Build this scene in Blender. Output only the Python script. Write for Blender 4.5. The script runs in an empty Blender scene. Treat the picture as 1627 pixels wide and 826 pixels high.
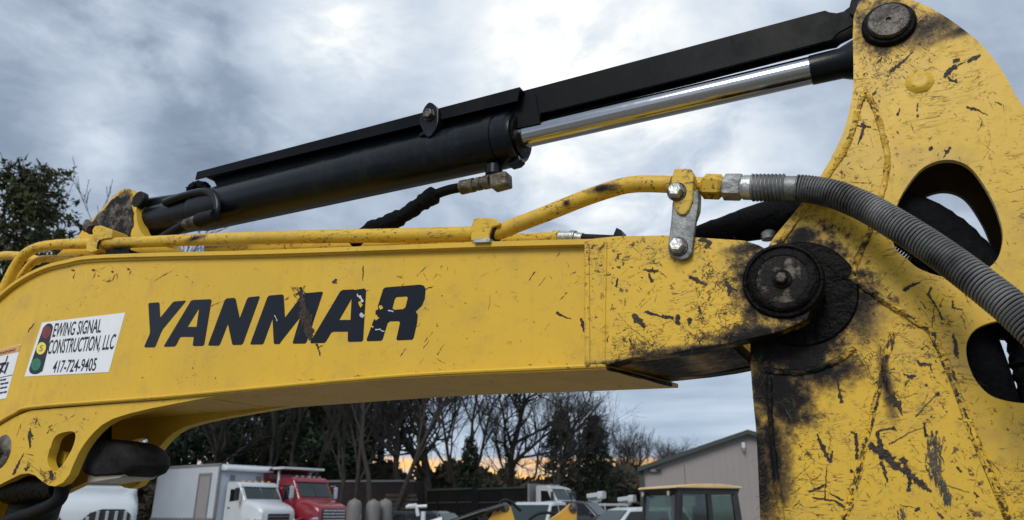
import bpy, math, random
from mathutils import Vector, Matrix
from mathutils.geometry import tessellate_polygon

R = math.radians
C = bpy.context.scene.collection
scene = bpy.context.scene

# ---------------------------------------------------------------- camera
CAMZ = 1.65
PITCH = R(19.5)
F = 1130.0                      # focal length in photograph pixels (1627 wide)
CX, CY = 813.5, 413.0
cd = bpy.data.cameras.new('camera')
cam = bpy.data.objects.new('camera', cd)
C.objects.link(cam)
cam.location = (0, 0, CAMZ)
cam.rotation_euler = (math.pi / 2 + PITCH, 0, 0)
cd.sensor_fit = 'HORIZONTAL'
cd.sensor_width = 36
cd.lens = 36 * F / 1627
cd.clip_start = 0.05
cd.clip_end = 3000
cd.dof.use_dof = True
cd.dof.focus_distance = 1.5
cd.dof.aperture_fstop = 7.0
scene.camera = cam

# ---------------------------------------------------------------- world, sun
SUN_EL, SUN_AZ = R(40), R(203)          # soft daylight from behind the camera, slightly left
w = bpy.data.worlds.new('World')
scene.world = w
w.use_nodes = True
nt = w.node_tree
nt.nodes.clear()


class NB:
    """tiny node builder"""
    def __init__(s, nt):
        s.nt = nt

    def n(s, kind, **kw):
        nd = s.nt.nodes.new(kind)
        for k, v in kw.items():
            setattr(nd, k, v)
        return nd

    def put(s, sock, v):
        if v is None:
            return
        if isinstance(v, bpy.types.NodeSocket):
            s.nt.links.new(v, sock)
        else:
            sock.default_value = v

    def math(s, op, a, b=None, c=None, clamp=False):
        nd = s.n('ShaderNodeMath', operation=op)
        nd.use_clamp = clamp
        s.put(nd.inputs[0], a)
        s.put(nd.inputs[1], b)
        s.put(nd.inputs[2], c)
        return nd.outputs[0]

    def vmath(s, op, a, b=None, out=0):
        nd = s.n('ShaderNodeVectorMath', operation=op)
        s.put(nd.inputs[0], a)
        if op == 'SCALE':
            s.put(nd.inputs['Scale'], b)
        else:
            s.put(nd.inputs[1], b)
        return nd.outputs['Value'] if out == 'v' else nd.outputs[0]

    def noise(s, vec, scale, detail=4, rough=.55, dist=0.0, out='Fac'):
        nd = s.n('ShaderNodeTexNoise')
        s.put(nd.inputs['Vector'], vec)
        nd.inputs['Scale'].default_value = scale
        nd.inputs['Detail'].default_value = detail
        nd.inputs['Roughness'].default_value = rough
        nd.inputs['Distortion'].default_value = dist
        return nd.outputs[out]

    def ramp(s, fac, stops, interp='LINEAR'):
        nd = s.n('ShaderNodeValToRGB')
        cr = nd.color_ramp
        cr.interpolation = interp
        while len(cr.elements) < len(stops):
            cr.elements.new(.5)
        for e, (p, c) in zip(cr.elements, stops):
            e.position = p
            e.color = (c[0], c[1], c[2], 1) if isinstance(c, (tuple, list)) else (c, c, c, 1)
        s.put(nd.inputs[0], fac)
        return nd.outputs[0]

    def mix(s, fac, a, b, blend='MIX'):
        nd = s.n('ShaderNodeMix', data_type='RGBA', blend_type=blend)
        s.put(nd.inputs[0], fac)
        for i, v in ((6, a), (7, b)):
            if isinstance(v, (tuple, list)):
                v = (v[0], v[1], v[2], 1)
            s.put(nd.inputs[i], v)
        return nd.outputs[2]

    def smooth(s, v, lo, hi):
        nd = s.n('ShaderNodeMapRange', interpolation_type='SMOOTHSTEP')
        s.put(nd.inputs[0], v)
        nd.inputs[1].default_value = lo
        nd.inputs[2].default_value = hi
        return nd.outputs[0]

    def mapping(s, vec, scale=(1, 1, 1), rot=(0, 0, 0), loc=(0, 0, 0)):
        nd = s.n('ShaderNodeMapping')
        s.put(nd.inputs[0], vec)
        nd.inputs['Location'].default_value = loc
        nd.inputs['Rotation'].default_value = rot
        nd.inputs['Scale'].default_value = scale
        return nd.outputs[0]


def ray(x, y):
    u = (x - CX) / F
    v = (CY - y) / F
    ct, st = math.cos(PITCH), math.sin(PITCH)
    return Vector((u, ct - st * v, st + ct * v))


b = NB(nt)
tc = b.n('ShaderNodeTexCoord')
dirv = b.vmath('NORMALIZE', tc.outputs['Generated'])
sx = b.n('ShaderNodeSeparateXYZ')
b.put(sx.inputs[0], dirv)
zc = b.math('MAXIMUM', sx.outputs['Z'], 0.0)
den = b.math('ADD', zc, 0.22)
cmb = b.n('ShaderNodeCombineXYZ')
b.put(cmb.inputs[0], b.math('DIVIDE', sx.outputs['X'], den))
b.put(cmb.inputs[1], b.math('DIVIDE', sx.outputs['Y'], den))
cl = cmb.outputs[0]
warp = b.vmath('ADD', cl, b.vmath('SCALE', b.noise(cl, 1.3, 3, out='Color'), 0.35))
n1 = b.noise(warp, 1.15, 5, .46)
n2 = b.noise(b.vmath('ADD', warp, (3.1, 7.7, 1.0)), 4.2, 6, .60)
# broad light and dark banks of the overcast, then brighter breaks
tone = b.math('ADD', b.math('MULTIPLY', n1, .72), b.math('MULTIPLY', n2, .28))
blobs = None
for (px, py, rad, amp) in ((1020, 190, .42, .075), (530, 78, .15, .24), (905, 60, .20, .06), (165, 205, .10, .16), (300, 76, .05, .06),
                           (880, 190, .30, .05), (560, 240, .22, -.06), (330, 170, .33, -.08), (120, 80, .30, -.06),
                           (480, 330, .20, .06), (1020, 345, .32, .06), (700, 130, .14, -.02), (1210, 55, .25, -.03),
                           (1550, 60, .3, -.02), (1140, 215, .12, .05), (940, 150, .05, .05), (60, 290, .22, .05)):
    d = ray(px, py).normalized()
    dist = b.vmath('DISTANCE', dirv, tuple(d), out='v')
    g = b.math('MULTIPLY', b.smooth(dist, rad, 0.0), amp)
    blobs = g if blobs is None else b.math('ADD', blobs, g)
n3 = b.smooth(b.noise(b.vmath('ADD', warp, (1.7, 2.1, 4.0)), 5.5, 7, .62, .4), .34, .66)
tone = b.math('ADD', tone, b.math('MULTIPLY', blobs, b.math('MULTIPLY_ADD', n3, 1.0, .5)))
ccol = b.ramp(tone, [(.29, (.128, .164, .222)), (.40, (.200, .248, .320)), (.49, (.320, .378, .456)),
                     (.57, (.450, .505, .572)), (.67, (.62, .65, .67)), (.80, (.88, .86, .80))])
# towards the horizon the deck reads as flatter, paler blue streaks
low = b.smooth(sx.outputs['Z'], .34, .10)
streak = b.noise(b.mapping(dirv, scale=(3.0, 3.0, 34.0)), 1.0, 4, .5)
lowc = b.ramp(streak, [(.33, (.22, .28, .37)), (.52, (.32, .39, .485)), (.70, (.43, .49, .565))])
ccol = b.mix(b.math('MULTIPLY', low, .85), ccol, lowc)
# strip of sunset under the cloud deck
glow = b.math('MULTIPLY', b.smooth(sx.outputs['Z'], .073, .062), b.smooth(sx.outputs['Y'], .86, .97))
gn = b.smooth(b.noise(b.mapping(dirv, scale=(9, 9, 60)), 1.0, 3, .5), .35, .62)
ccol = b.mix(b.math('MULTIPLY', glow, b.math('MULTIPLY_ADD', gn, .6, .4)), ccol, (.95, .50, .13))
sky = b.n('ShaderNodeTexSky', sky_type='NISHITA')
sky.sun_disc = False
sky.sun_elevation = SUN_EL
sky.sun_rotation = SUN_AZ
bg1 = b.n('ShaderNodeBackground')
b.put(bg1.inputs[0], sky.outputs[0])
bg1.inputs[1].default_value = 0.05
bg2 = b.n('ShaderNodeBackground')
b.put(bg2.inputs[0], ccol)
bg2.inputs[1].default_value = 1.0
mx = b.n('ShaderNodeMixShader')
mx.inputs[0].default_value = 0.93
nt.links.new(bg1.outputs[0], mx.inputs[1])
nt.links.new(bg2.outputs[0], mx.inputs[2])
wo = b.n('ShaderNodeOutputWorld')
nt.links.new(mx.outputs[0], wo.inputs[0])

sd = bpy.data.lights.new('sun', 'SUN')
sd.energy = 1.5
sd.angle = R(28)
sd.color = (1.0, .95, .86)
sun = bpy.data.objects.new('sun', sd)
C.objects.link(sun)
# nishita: rotation 0 = +Y, clockwise seen from above
sdir = Vector((math.sin(SUN_AZ) * math.cos(SUN_EL), math.cos(SUN_AZ) * math.cos(SUN_EL), math.sin(SUN_EL)))
sun.rotation_euler = sdir.to_track_quat('Z', 'Y').to_euler()
sun.location = (0, 0, 60)

scene.view_settings.view_transform = 'Standard'
scene.view_settings.look = 'None'
scene.view_settings.exposure = 0.62
scene.view_settings.gamma = 1.0
scene.render.engine = 'CYCLES'
scene.render.resolution_x = 1024
scene.render.resolution_y = 520


# ---------------------------------------------------------------- materials
def new_mat(name):
    m = bpy.data.materials.new(name)
    m.use_nodes = True
    nt = m.node_tree
    bs = nt.nodes['Principled BSDF']
    return m, NB(nt), bs


def simple(name, col, rough=.5, metal=0.0, var=.25, scale=6.0, bump=0.0, bscale=40.0, coat=0.0, spec=.5):
    m, b, bs = new_mat(name)
    t = b.n('ShaderNodeTexCoord').outputs['Object']
    n = b.noise(t, scale, 5, .6)
    lo = tuple(c * (1 - var) for c in col)
    hi = tuple(min(1, c * (1 + var * .6)) for c in col)
    b.put(bs.inputs['Base Color'], b.ramp(n, [(.3, lo), (.7, hi)]))
    r = b.noise(t, scale * 2.7, 4, .6)
    b.put(bs.inputs['Roughness'], b.math('MULTIPLY_ADD', r, .3, max(.03, rough - .15)))
    bs.inputs['Metallic'].default_value = metal
    bs.inputs['Specular IOR Level'].default_value = spec
    if coat:
        bs.inputs['Coat Weight'].default_value = coat
    if bump:
        bn = b.n('ShaderNodeBump')
        bn.inputs['Strength'].default_value = bump
        bn.inputs['Distance'].default_value = .01
        b.put(bn.inputs['Height'], b.noise(t, bscale, 4, .6))
        b.put(bs.inputs['Normal'], bn.outputs[0])
    return m


def L_fac(b, t, rotz, along, across, lo, hi):
    """thin dark lines: ridge of a stretched noise, seen in the s-z plane of the machine"""
    v = b.mapping(t, scale=(along, 8, across), rot=(0, rotz, 0))
    n = b.noise(v, 1.0, 3, .6, .6)
    r = b.math('ABSOLUTE', b.math('SUBTRACT', n, .5))
    return b.smooth(r, hi, lo)


YEL = (.66, .415, .030)


def yellow_paint(name, wear=.5, grease=(), film=.35, seed=0.0, base=YEL):
    """worn construction yellow; wear 0..1; grease = list of (s, z, rs, rz, soft)"""
    m, b, bs = new_mat(name)
    t0 = b.n('ShaderNodeTexCoord').outputs['Object']
    t = b.vmath('ADD', t0, (seed, seed * .7, seed * 1.3))
    big = b.noise(t, 2.2, 4, .6)
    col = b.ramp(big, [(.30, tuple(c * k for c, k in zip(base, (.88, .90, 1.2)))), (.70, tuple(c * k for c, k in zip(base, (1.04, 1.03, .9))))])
    mid = b.noise(t, 9, 6, .65)
    col = b.mix(b.math('MULTIPLY', b.smooth(mid, .48, .75), film), col, (.30, .200, .075))
    fine = b.noise(t, 55, 5, .7)
    col = b.mix(b.math('MULTIPLY', b.smooth(fine, .55, .72), film * .7), col, (.22, .135, .045))
    streak = b.noise(b.mapping(t, scale=(26, 8, 1.7)), 1.0, 5, .65)
    col = b.mix(b.math('MULTIPLY', b.smooth(streak, .50, .78), .16 + .25 * wear * film), col, (.34, .205, .045))
    pale = b.noise(t, 3.1, 5, .7)
    col = b.mix(b.math('MULTIPLY', b.smooth(pale, .52, .72), .22), col, (.70, .50, .13))
    # dark specks
    sp = b.noise(t, 120, 2, .5)
    patch = b.noise(t, 6.5, 4, .6)
    thr = .70 - .10 * wear
    spm = b.math('MULTIPLY', b.smooth(sp, thr, thr + .035), b.smooth(patch, .60 - .25 * wear, .78 - .2 * wear))
    # hair scratches in three directions, only inside rubbed patches
    sc = None
    for k, (rot, al, ac) in enumerate(((.5, 9, 70), (-.7, 8, 60), (1.45, 10, 75), (-1.2, 16, 95))):
        f = L_fac(b, b.vmath('ADD', t, (k * 3.3, 0, k * 1.7)), rot, al, ac, .004, .016)
        pm = b.noise(b.vmath('ADD', t, (k * 5.1, 0, -k * 2.2)), 11, 4, .7)
        f = b.math('MULTIPLY', f, b.smooth(pm, .66 - .15 * wear, .74 - .15 * wear))
        sc = f if sc is None else b.math('MAXIMUM', sc, f)
    sc = b.math('MULTIPLY', sc, min(1, .35 + .6 * wear))
    # chips
    ch = b.noise(b.mapping(t, scale=(1, 1, 1.4)), 24, 5, .72, .4)
    chm = b.smooth(ch, .735 - .07 * wear, .75 - .07 * wear)
    dark = b.mix(b.noise(t, 60, 3, .6), (.012, .008, .010), (.060, .034, .020))
    allm = b.math('MAXIMUM', b.math('MAXIMUM', spm, sc), chm)
    col = b.mix(b.math('MULTIPLY', allm, .92), col, dark)
    rough = b.math('MULTIPLY_ADD', fine, .3, .33)
    rough = b.math('ADD', rough, b.math('MULTIPLY', allm, .2))
    gm = None
    if grease:
        sp3 = b.n('ShaderNodeSeparateXYZ')
        b.put(sp3.inputs[0], t0)
        gn1 = b.noise(t, 16, 6, .68)
        gn2 = b.noise(t, 70, 4, .7)
        edge = b.math('ADD', b.math('MULTIPLY', b.math('SUBTRACT', gn1, .5), 2.1), b.math('MULTIPLY', b.math('SUBTRACT', gn2, .5), 1.5))
        for (gs, gz, rs, rz, soft) in grease:
            dx = b.math('MULTIPLY', b.math('SUBTRACT', sp3.outputs['X'], gs), 1 / rs)
            dz = b.math('MULTIPLY', b.math('SUBTRACT', sp3.outputs['Z'], gz), 1 / rz)
            dd = b.math('SQRT', b.math('ADD', b.math('MULTIPLY', dx, dx), b.math('MULTIPLY', dz, dz)))
            v = b.math('ADD', b.math('SUBTRACT', 1.0, dd), edge)
            f = b.smooth(v, -soft - .35, soft + .35)
            gm = f if gm is None else b.math('MAXIMUM', gm, f)
        gcol = b.mix(b.smooth(b.noise(t, 30, 5, .7), .50, .72), (.0025, .0023, .003), (.018, .012, .009))
        # brown dusty fringe where the grease thins out
        col = b.mix(b.math('MULTIPLY', b.smooth(gm, .02, .55), .8), col, (.075, .042, .020))
        col = b.mix(b.smooth(gm, .38, .85), col, gcol)
        rough = b.math('ADD', rough, b.math('MULTIPLY', gm, .1))
        b.put(bs.inputs['Specular IOR Level'], b.math('MULTIPLY_ADD', gm, -.26, .42))
    b.put(bs.inputs['Base Color'], col)
    b.put(bs.inputs['Roughness'], rough)
    if gm is None:
        bs.inputs['Specular IOR Level'].default_value = .42
    bn = b.n('ShaderNodeBump')
    bn.inputs['Strength'].default_value = .25
    bn.inputs['Distance'].default_value = .004
    h = b.math('ADD', b.math('MULTIPLY', b.noise(t, 90, 3, .6), .25), b.math('MULTIPLY', allm, -.5))
    h = b.math('ADD', h, b.math('MULTIPLY', b.noise(t, 5, 2, .5), 1.6))
    if gm is not None:
        h = b.math('ADD', h, b.math('MULTIPLY', b.math('MULTIPLY', gm, b.noise(t, 35, 5, .7)), 1.6))
    b.put(bn.inputs['Height'], h)
    b.put(bs.inputs['Normal'], bn.outputs[0])
    return m


def glass_mat(name, col, rough=.05):
    m, b, bs = new_mat(name)
    t = b.n('ShaderNodeTexCoord').outputs['Object']
    b.put(bs.inputs['Base Color'], b.mix(b.noise(t, 3, 3), tuple(c * .8 for c in col), col))
    bs.inputs['Roughness'].default_value = rough
    bs.inputs['Specular IOR Level'].default_value = .4
    return m


M = {}


def dusty_black(name, col, rough, spec, dust):
    m, b, bs = new_mat(name)
    t = b.n('ShaderNodeTexCoord').outputs['Object']
    d1 = b.noise(t, 7, 6, .7)
    d2 = b.noise(b.mapping(t, scale=(60, 14, 20), rot=(0, .24, 0)), 1.0, 4, .7)
    d3 = b.noise(t, 130, 3, .6)
    dm = b.math('MULTIPLY', b.smooth(d1, .42, .74), b.smooth(d2, .30, .75))
    dm = b.math('MAXIMUM', b.math('MULTIPLY', dm, .8), b.math('MULTIPLY', b.smooth(d3, .68, .74), .7))
    scr = L_fac(b, t, .9, 6, 60, .002, .006)
    dm = b.math('MAXIMUM', dm, b.math('MULTIPLY', scr, b.smooth(b.noise(t, 12, 3), .55, .68)))
    b.put(bs.inputs['Base Color'], b.mix(dm, col, dust))
    b.put(bs.inputs['Roughness'], b.math('ADD', b.math('MULTIPLY_ADD', d1, .2, rough - .1), b.math('MULTIPLY', dm, .3)))
    bs.inputs['Specular IOR Level'].default_value = spec
    bn = b.n('ShaderNodeBump')
    bn.inputs['Strength'].default_value = .12
    bn.inputs['Distance'].default_value = .004
    b.put(bn.inputs['Height'], b.math('ADD', b.math('MULTIPLY', b.noise(t, 90, 3, .6), .5), b.noise(t, 9, 2, .5)))
    b.put(bs.inputs['Normal'], bn.outputs[0])
    return m


M['black'] = dusty_black('black_paint', (.0028, .0048, .0080, 1), .30, .26, (.020, .021, .022, 1))
M['guard'] = dusty_black('guard_black_paint', (.0024, .0038, .0062, 1), .45, .09, (.014, .014, .015, 1))
M['grease'] = simple('old_grease', (.0035, .0033, .0035), .5, var=.9, scale=40, bump=.8, bscale=55, spec=.10)
M['rubber'] = simple('black_rubber', (.0040, .0048, .006), .6, var=.4, scale=20, bump=.2, bscale=120, spec=.25)
M['sleeve'] = simple('nylon_sleeve', (.0025, .003, .0045), .85, var=.5, scale=30, bump=.8, bscale=60, spec=.15)
M['steel'] = simple('plated_steel', (.50, .51, .50), .40, .8, var=.5, scale=38, bump=.25, bscale=90)
M['zinc'] = simple('zinc_plate', (.22, .23, .235), .55, .6, var=.55, scale=26, bump=.25, bscale=70)
M['wire'] = simple('spring_wire', (.165, .168, .170), .55, .4, var=.85, scale=14, bump=.2, bscale=90)
M['worn'] = simple('worn_steel', (.095, .085, .075), .5, .4, var=1.0, scale=32, bump=.7, bscale=60)
M['decal'] = simple('logo_film', (.0035, .006, .013), .34, var=.3, scale=10, spec=.3)
M['label'] = simple('label_film', (.74, .77, .82), .38, var=.06, scale=9)
M['ink'] = simple('print_ink', (.008, .009, .012), .45, var=.2, scale=20)
M['sred'] = simple('print_red', (.20, .018, .030), .45, var=.1)
M['syel'] = simple('print_yellow', (.80, .66, .10), .45, var=.08)
M['sgrn'] = simple('print_green', (.012, .19, .10), .45, var=.1)
M['orange'] = simple('print_orange', (.62, .32, .10), .45, var=.1)
M['sgrey'] = simple('print_outline', (.10, .085, .03), .5, var=.1)
M['chip'] = simple('bare_dark_metal', (.030, .017, .013), .65, var=.95, scale=50, bump=.5, bscale=120)
M['scuff'] = simple('grey_scuff', (.075, .062, .045), .6, var=.85, scale=110, bump=.4, bscale=160)
M['hair'] = simple('scratch_line', (.070, .040, .014), .6, var=.5, scale=60)
M['pale'] = simple('pale_scrape', (.55, .56, .58), .5, var=.4, scale=80)
M['rust'] = simple('brown_wear', (.10, .055, .022), .65, var=.7, scale=70, bump=.5, bscale=90)
M['fit'] = simple('grimy_fitting', (.13, .115, .085), .55, .45, var=.85, scale=45, bump=.5, bscale=90)
m, b, bs = new_mat('caked_pin_face')
t = b.n('ShaderNodeTexCoord').outputs['Object']
cm = b.smooth(b.noise(t, 26, 6, .7), .45, .58)
b.put(bs.inputs['Base Color'], b.mix(cm, (.006, .005, .005), b.mix(b.noise(t, 90, 5, .7), (.045, .037, .03), (.22, .19, .155))))
bs.inputs['Roughness'].default_value = .6
bs.inputs['Specular IOR Level'].default_value = .2
bn = b.n('ShaderNodeBump')
bn.inputs['Strength'].default_value = .8
bn.inputs['Distance'].default_value = .004
b.put(bn.inputs['Height'], b.math('ADD', cm, b.noise(t, 60, 5, .7)))
b.put(bs.inputs['Normal'], bn.outputs[0])
M['caked'] = m
M['lens'] = simple('lamp_lens', (.42, .38, .32), .25, var=.25, scale=12)
m, b, bs = new_mat('chrome_rod')
t = b.n('ShaderNodeTexCoord').outputs['Object']
bs.inputs['Base Color'].default_value = (.50, .50, .515, 1)
bs.inputs['Metallic'].default_value = 1
b.put(bs.inputs['Roughness'], b.math('MULTIPLY_ADD', b.noise(t, 40, 4, .6), .16, .06))
M['chrome'] = m
# ---------------------------------------------------------------- mesh helpers
class MB:
    def __init__(s):
        s.v = []
        s.f = []

    def add(s, vs, fs):
        o = len(s.v)
        s.v += [tuple(p) for p in vs]
        s.f += [tuple(i + o for i in f) for f in fs]
        return s

    def box(s, c, d, rot=None):
        hx, hy, hz = d[0] / 2, d[1] / 2, d[2] / 2
        vs = [Vector((x, y, z)) for x in (-hx, hx) for y in (-hy, hy) for z in (-hz, hz)]
        if rot is not None:
            vs = [rot @ p for p in vs]
        c = Vector(c)
        return s.add([p + c for p in vs], [(0, 1, 3, 2), (4, 6, 7, 5), (0, 4, 5, 1), (2, 3, 7, 6), (0, 2, 6, 4), (1, 5, 7, 3)])

    def bar(s, p, q, wy, wz, up=(0, 0, 1)):
        p, q = Vector(p), Vector(q)
        x = (q - p).normalized()
        z = Vector(up)
        y = z.cross(x).normalized()
        z = x.cross(y)
        vs = []
        for e in (p, q):
            for a, c in ((-1, -1), (1, -1), (1, 1), (-1, 1)):
                vs.append(e + y * (a * wy / 2) + z * (c * wz / 2))
        return s.add(vs, [(0, 3, 2, 1), (4, 5, 6, 7), (0, 1, 5, 4), (1, 2, 6, 5), (2, 3, 7, 6), (3, 0, 4, 7)])

    def tube(s, pts, rad, sides=12, caps=True, lump=0.0, rnd=None):
        pts = [Vector(p) for p in pts]
        n = len(pts)
        if not isinstance(rad, (list, tuple)):
            rad = [rad] * n
        vs = []
        tan = []
        for i in range(n):
            a = pts[max(0, i - 1)]
            c = pts[min(n - 1, i + 1)]
            tan.append((c - a).normalized())
        ref = Vector((0, 0, 1)) if abs(tan[0].z) < .9 else Vector((0, 1, 0))
        nx = tan[0].cross(ref).normalized()
        for i in range(n):
            nx = (nx - tan[i] * nx.dot(tan[i]))
            nx = nx.normalized() if nx.length > 1e-9 else tan[i].orthogonal().normalized()
            ny = tan[i].cross(nx)
            for k in range(sides):
                a = 2 * math.pi * k / sides
                r = rad[i]
                if lump:
                    r *= 1 + lump * (rnd.random() - .5)
                vs.append(pts[i] + nx * (math.cos(a) * r) + ny * (math.sin(a) * r))
        fs = []
        for i in range(n - 1):
            for k in range(sides):
                k2 = (k + 1) % sides
                fs.append((i * sides + k, i * sides + k2, (i + 1) * sides + k2, (i + 1) * sides + k))
        if caps:
            fs.append(tuple(range(sides - 1, -1, -1)))
            fs.append(tuple((n - 1) * sides + k for k in range(sides)))
        return s.add(vs, fs)

    def lathe(s, p, q, prof, sides=32):
        """prof: list of (t along p->q in metres, radius)"""
        p, q = Vector(p), Vector(q)
        x = (q - p).normalized()
        y = x.orthogonal().normalized()
        z = x.cross(y)
        vs, fs = [], []
        for (t, r) in prof:
            for k in range(sides):
                a = 2 * math.pi * k / sides
                vs.append(p + x * t + y * (math.cos(a) * r) + z * (math.sin(a) * r))
        m = len(prof)
        for i in range(m - 1):
            for k in range(sides):
                k2 = (k + 1) % sides
                fs.append((i * sides + k, i * sides + k2, (i + 1) * sides + k2, (i + 1) * sides + k))
        fs.append(tuple(range(sides - 1, -1, -1)))
        fs.append(tuple((m - 1) * sides + k for k in range(sides)))
        return s.add(vs, fs)

    def prism(s, outline, w0, w1, holes=(), f=None):
        """outline: 2D points (a, c); extruded along the second axis from w0 to w1"""
        f = f or (lambda a, c, w: (a, w, c))
        loops = [list(outline)] + [list(h) for h in holes]
        flat = [p for l in loops for p in l]
        tris = tessellate_polygon([[Vector((p[0], p[1], 0)) for p in l] for l in loops])
        n = len(flat)
        vs = [f(p[0], p[1], w0) for p in flat] + [f(p[0], p[1], w1) for p in flat]
        fs = []
        for t in tris:
            a, bb, c = (flat[i] for i in t)
            area = (bb[0] - a[0]) * (c[1] - a[1]) - (bb[1] - a[1]) * (c[0] - a[0])
            if area < 0:
                t = (t[0], t[2], t[1])
            fs.append(tuple(t))
            fs.append((t[0] + n, t[2] + n, t[1] + n))
        o = 0
        for li, l in enumerate(loops):
            k = len(l)
            ar = sum(l[i][0] * l[(i + 1) % k][1] - l[(i + 1) % k][0] * l[i][1] for i in range(k))
            ccw = ar > 0
            if li:
                ccw = not ccw
            for i in range(k):
                j = (i + 1) % k
                q = (o + i, o + i + n, o + j + n, o + j)
                fs.append(q if ccw else q[::-1])
            o += k
        return s.add(vs, fs)

    def loft(s, secs, caps=True):
        k = len(secs[0])
        vs = [p for sec in secs for p in sec]
        fs = []
        for i in range(len(secs) - 1):
            for j in range(k):
                j2 = (j + 1) % k
                fs.append((i * k + j, i * k + j2, (i + 1) * k + j2, (i + 1) * k + j))
        if caps:
            fs.append(tuple(range(k - 1, -1, -1)))
            fs.append(tuple((len(secs) - 1) * k + j for j in range(k)))
        return s.add(vs, fs)

    def build(s, name, mat, parent=None, smooth=False, bevel=0.0, seg=2):
        me = bpy.data.meshes.new(name)
        me.from_pydata(s.v, [], s.f)
        me.validate()
        me.update()
        mats = mat if isinstance(mat, (list, tuple)) else [mat]
        for mm in mats:
            me.materials.append(mm)
        o = bpy.data.objects.new(name, me)
        C.objects.link(o)
        if parent is not None:
            o.parent = parent
        if smooth:
            me.shade_smooth()
            try:
                me.set_sharp_from_angle(angle=R(38))
            except Exception:
                pass
        if bevel:
            bm = o.modifiers.new('bevel', 'BEVEL')
            bm.width = bevel
            bm.segments = seg
            bm.limit_method = 'ANGLE'
            bm.angle_limit = R(35)
        return o


def empty(name, label=None, cat=None, group=None, loc=(0, 0, 0), rz=0, parent=None):
    o = bpy.data.objects.new(name, None)
    o.empty_display_size = .2
    C.objects.link(o)
    o.location = loc
    o.rotation_euler = (0, 0, rz)
    if label:
        o['label'] = label
    if cat:
        o['category'] = cat
    if group:
        o['group'] = group
    if parent:
        o.parent = parent
    return o


def tag(o, label=None, cat=None, group=None, kind=None):
    if label:
        o['label'] = label
    if cat:
        o['category'] = cat
    if group:
        o['group'] = group
    if kind:
        o['kind'] = kind
    return o


def copy_tree(o, parent=None):
    c = o.copy()
    C.objects.link(c)
    if parent is not None:
        c.parent = parent
    for ch in list(o.children):
        copy_tree(ch, c)
    return c


def catmull(pts, per=8, closed=False):
    pts = [Vector(p) for p in pts]
    n = len(pts)
    out = []
    rng = n if closed else n - 1
    for i in range(rng):
        if closed:
            p0, p1, p2, p3 = pts[(i - 1) % n], pts[i], pts[(i + 1) % n], pts[(i + 2) % n]
        else:
            p1, p2 = pts[i], pts[i + 1]
            p0 = pts[i - 1] if i else p1 * 2 - p2
            p3 = pts[i + 2] if i + 2 < n else p2 * 2 - p1
        for k in range(per):
            t = k / per
            out.append(.5 * ((2 * p1) + (p2 - p0) * t + (2 * p0 - 5 * p1 + 4 * p2 - p3) * t * t + (3 * p1 - p0 - 3 * p2 + p3) * t ** 3))
    if not closed:
        out.append(pts[-1])
    return out


def inpoly(x, y, poly):
    c = False
    n = len(poly)
    for i in range(n):
        x1, y1 = poly[i][0], poly[i][1]
        x2, y2 = poly[i - 1][0], poly[i - 1][1]
        if (y1 > y) != (y2 > y) and x < (x2 - x1) * (y - y1) / (y2 - y1) + x1:
            c = not c
    return c


# ---------------------------------------------------------------- the near machine's own frame
YAW = R(27.8)
UX, UY = math.cos(YAW), -math.sin(YAW)      # along the boom, to the right and towards the camera
NX, NY = math.sin(YAW), math.cos(YAW)       # across the boom, away from the camera
D = 1.15                                    # metres from the camera to the boom's near side
S0 = -1.75
machine = empty('excavator', 'yellow excavator with scratched boom and arm filling the whole foreground', 'excavator',
                loc=(UX * S0 + NX * D, UY * S0 + NY * D, 0), rz=-YAW)


def Lp(x, y, w):
    """where the sight line of a photograph point meets the machine plane w behind the boom's near side (machine coordinates)"""
    r = ray(x, y)
    t = (D + w) / (NX * r.x + NY * r.y)
    return Vector((t * (r.x * UX + r.y * UY) - S0, w, CAMZ + t * r.z))


def sz(pts, w):
    o = []
    for p in pts:
        q = Lp(p[0], p[1], w)
        o.append((q.x, q.z))
    return o


def spl(pts, per=6, closed=False):
    return [(p.x, p.y) for p in catmull([(a, c, 0) for a, c in pts], per, closed)]


def scale_at(x, y, w):
    """metres per photograph pixel there"""
    r = ray(x, y)
    return (D + w) / (NX * r.x + NY * r.y) / F


def spot(x, y, rx, ry, w, soft):
    p = Lp(x, y, w)
    k = scale_at(x, y, w)
    return (p.x, p.z, rx * k * 1.0, ry * k * 1.02, soft)
# ================================================================ the excavator
rnd = random.Random(7)
W = .25                       # width of the boom box
WC = W / 2
AW0, AW1 = .050, .192         # near and far side of the arm

# grease that has crept out of the joints (a mark with a shape of its own)
g_fork = [spot(1246, 448, 74, 74, 0, .22), spot(1200, 532, 66, 18, 0, .4), spot(1120, 556, 90, 9, 0, .6), spot(1020, 573, 70, 5, 0, .6), spot(1195, 395, 30, 8, 0, 1.0)]
g_arm = [spot(1278, 468, 80, 96, AW0, .3), spot(1258, 556, 76, 58, AW0, .3), spot(1238, 622, 46, 52, AW0, .5), spot(1222, 620, 28, 60, AW0, .5), spot(1206, 740, 20, 110, AW0, .7), spot(1228, 720, 20, 70, AW0, .9),
         spot(1272, 378, 24, 16, AW0, .4), spot(1405, 40, 46, 42, AW0, .3), spot(1468, 46, 56, 22, AW0, 1.1), spot(1408, 610, 6, 40, AW0, 1.4),
         spot(1310, 590, 50, 22, AW0, .8), spot(1365, 490, 26, 44, AW0, 1.2), spot(1270, 466, 96, 96, AW0, .12), spot(1540, 45, 50, 10, AW0, 1.2)]
g_ear = [spot(186, 352, 26, 46, .06, .3)]
M['boom'] = yellow_paint('boom_paint', .26, (), .34, 0.0)
M['fork'] = yellow_paint('fork_paint', .8, g_fork, .62, 2.0)
M['arm'] = yellow_paint('arm_paint', .66, g_arm, .55, 4.0)
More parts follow.
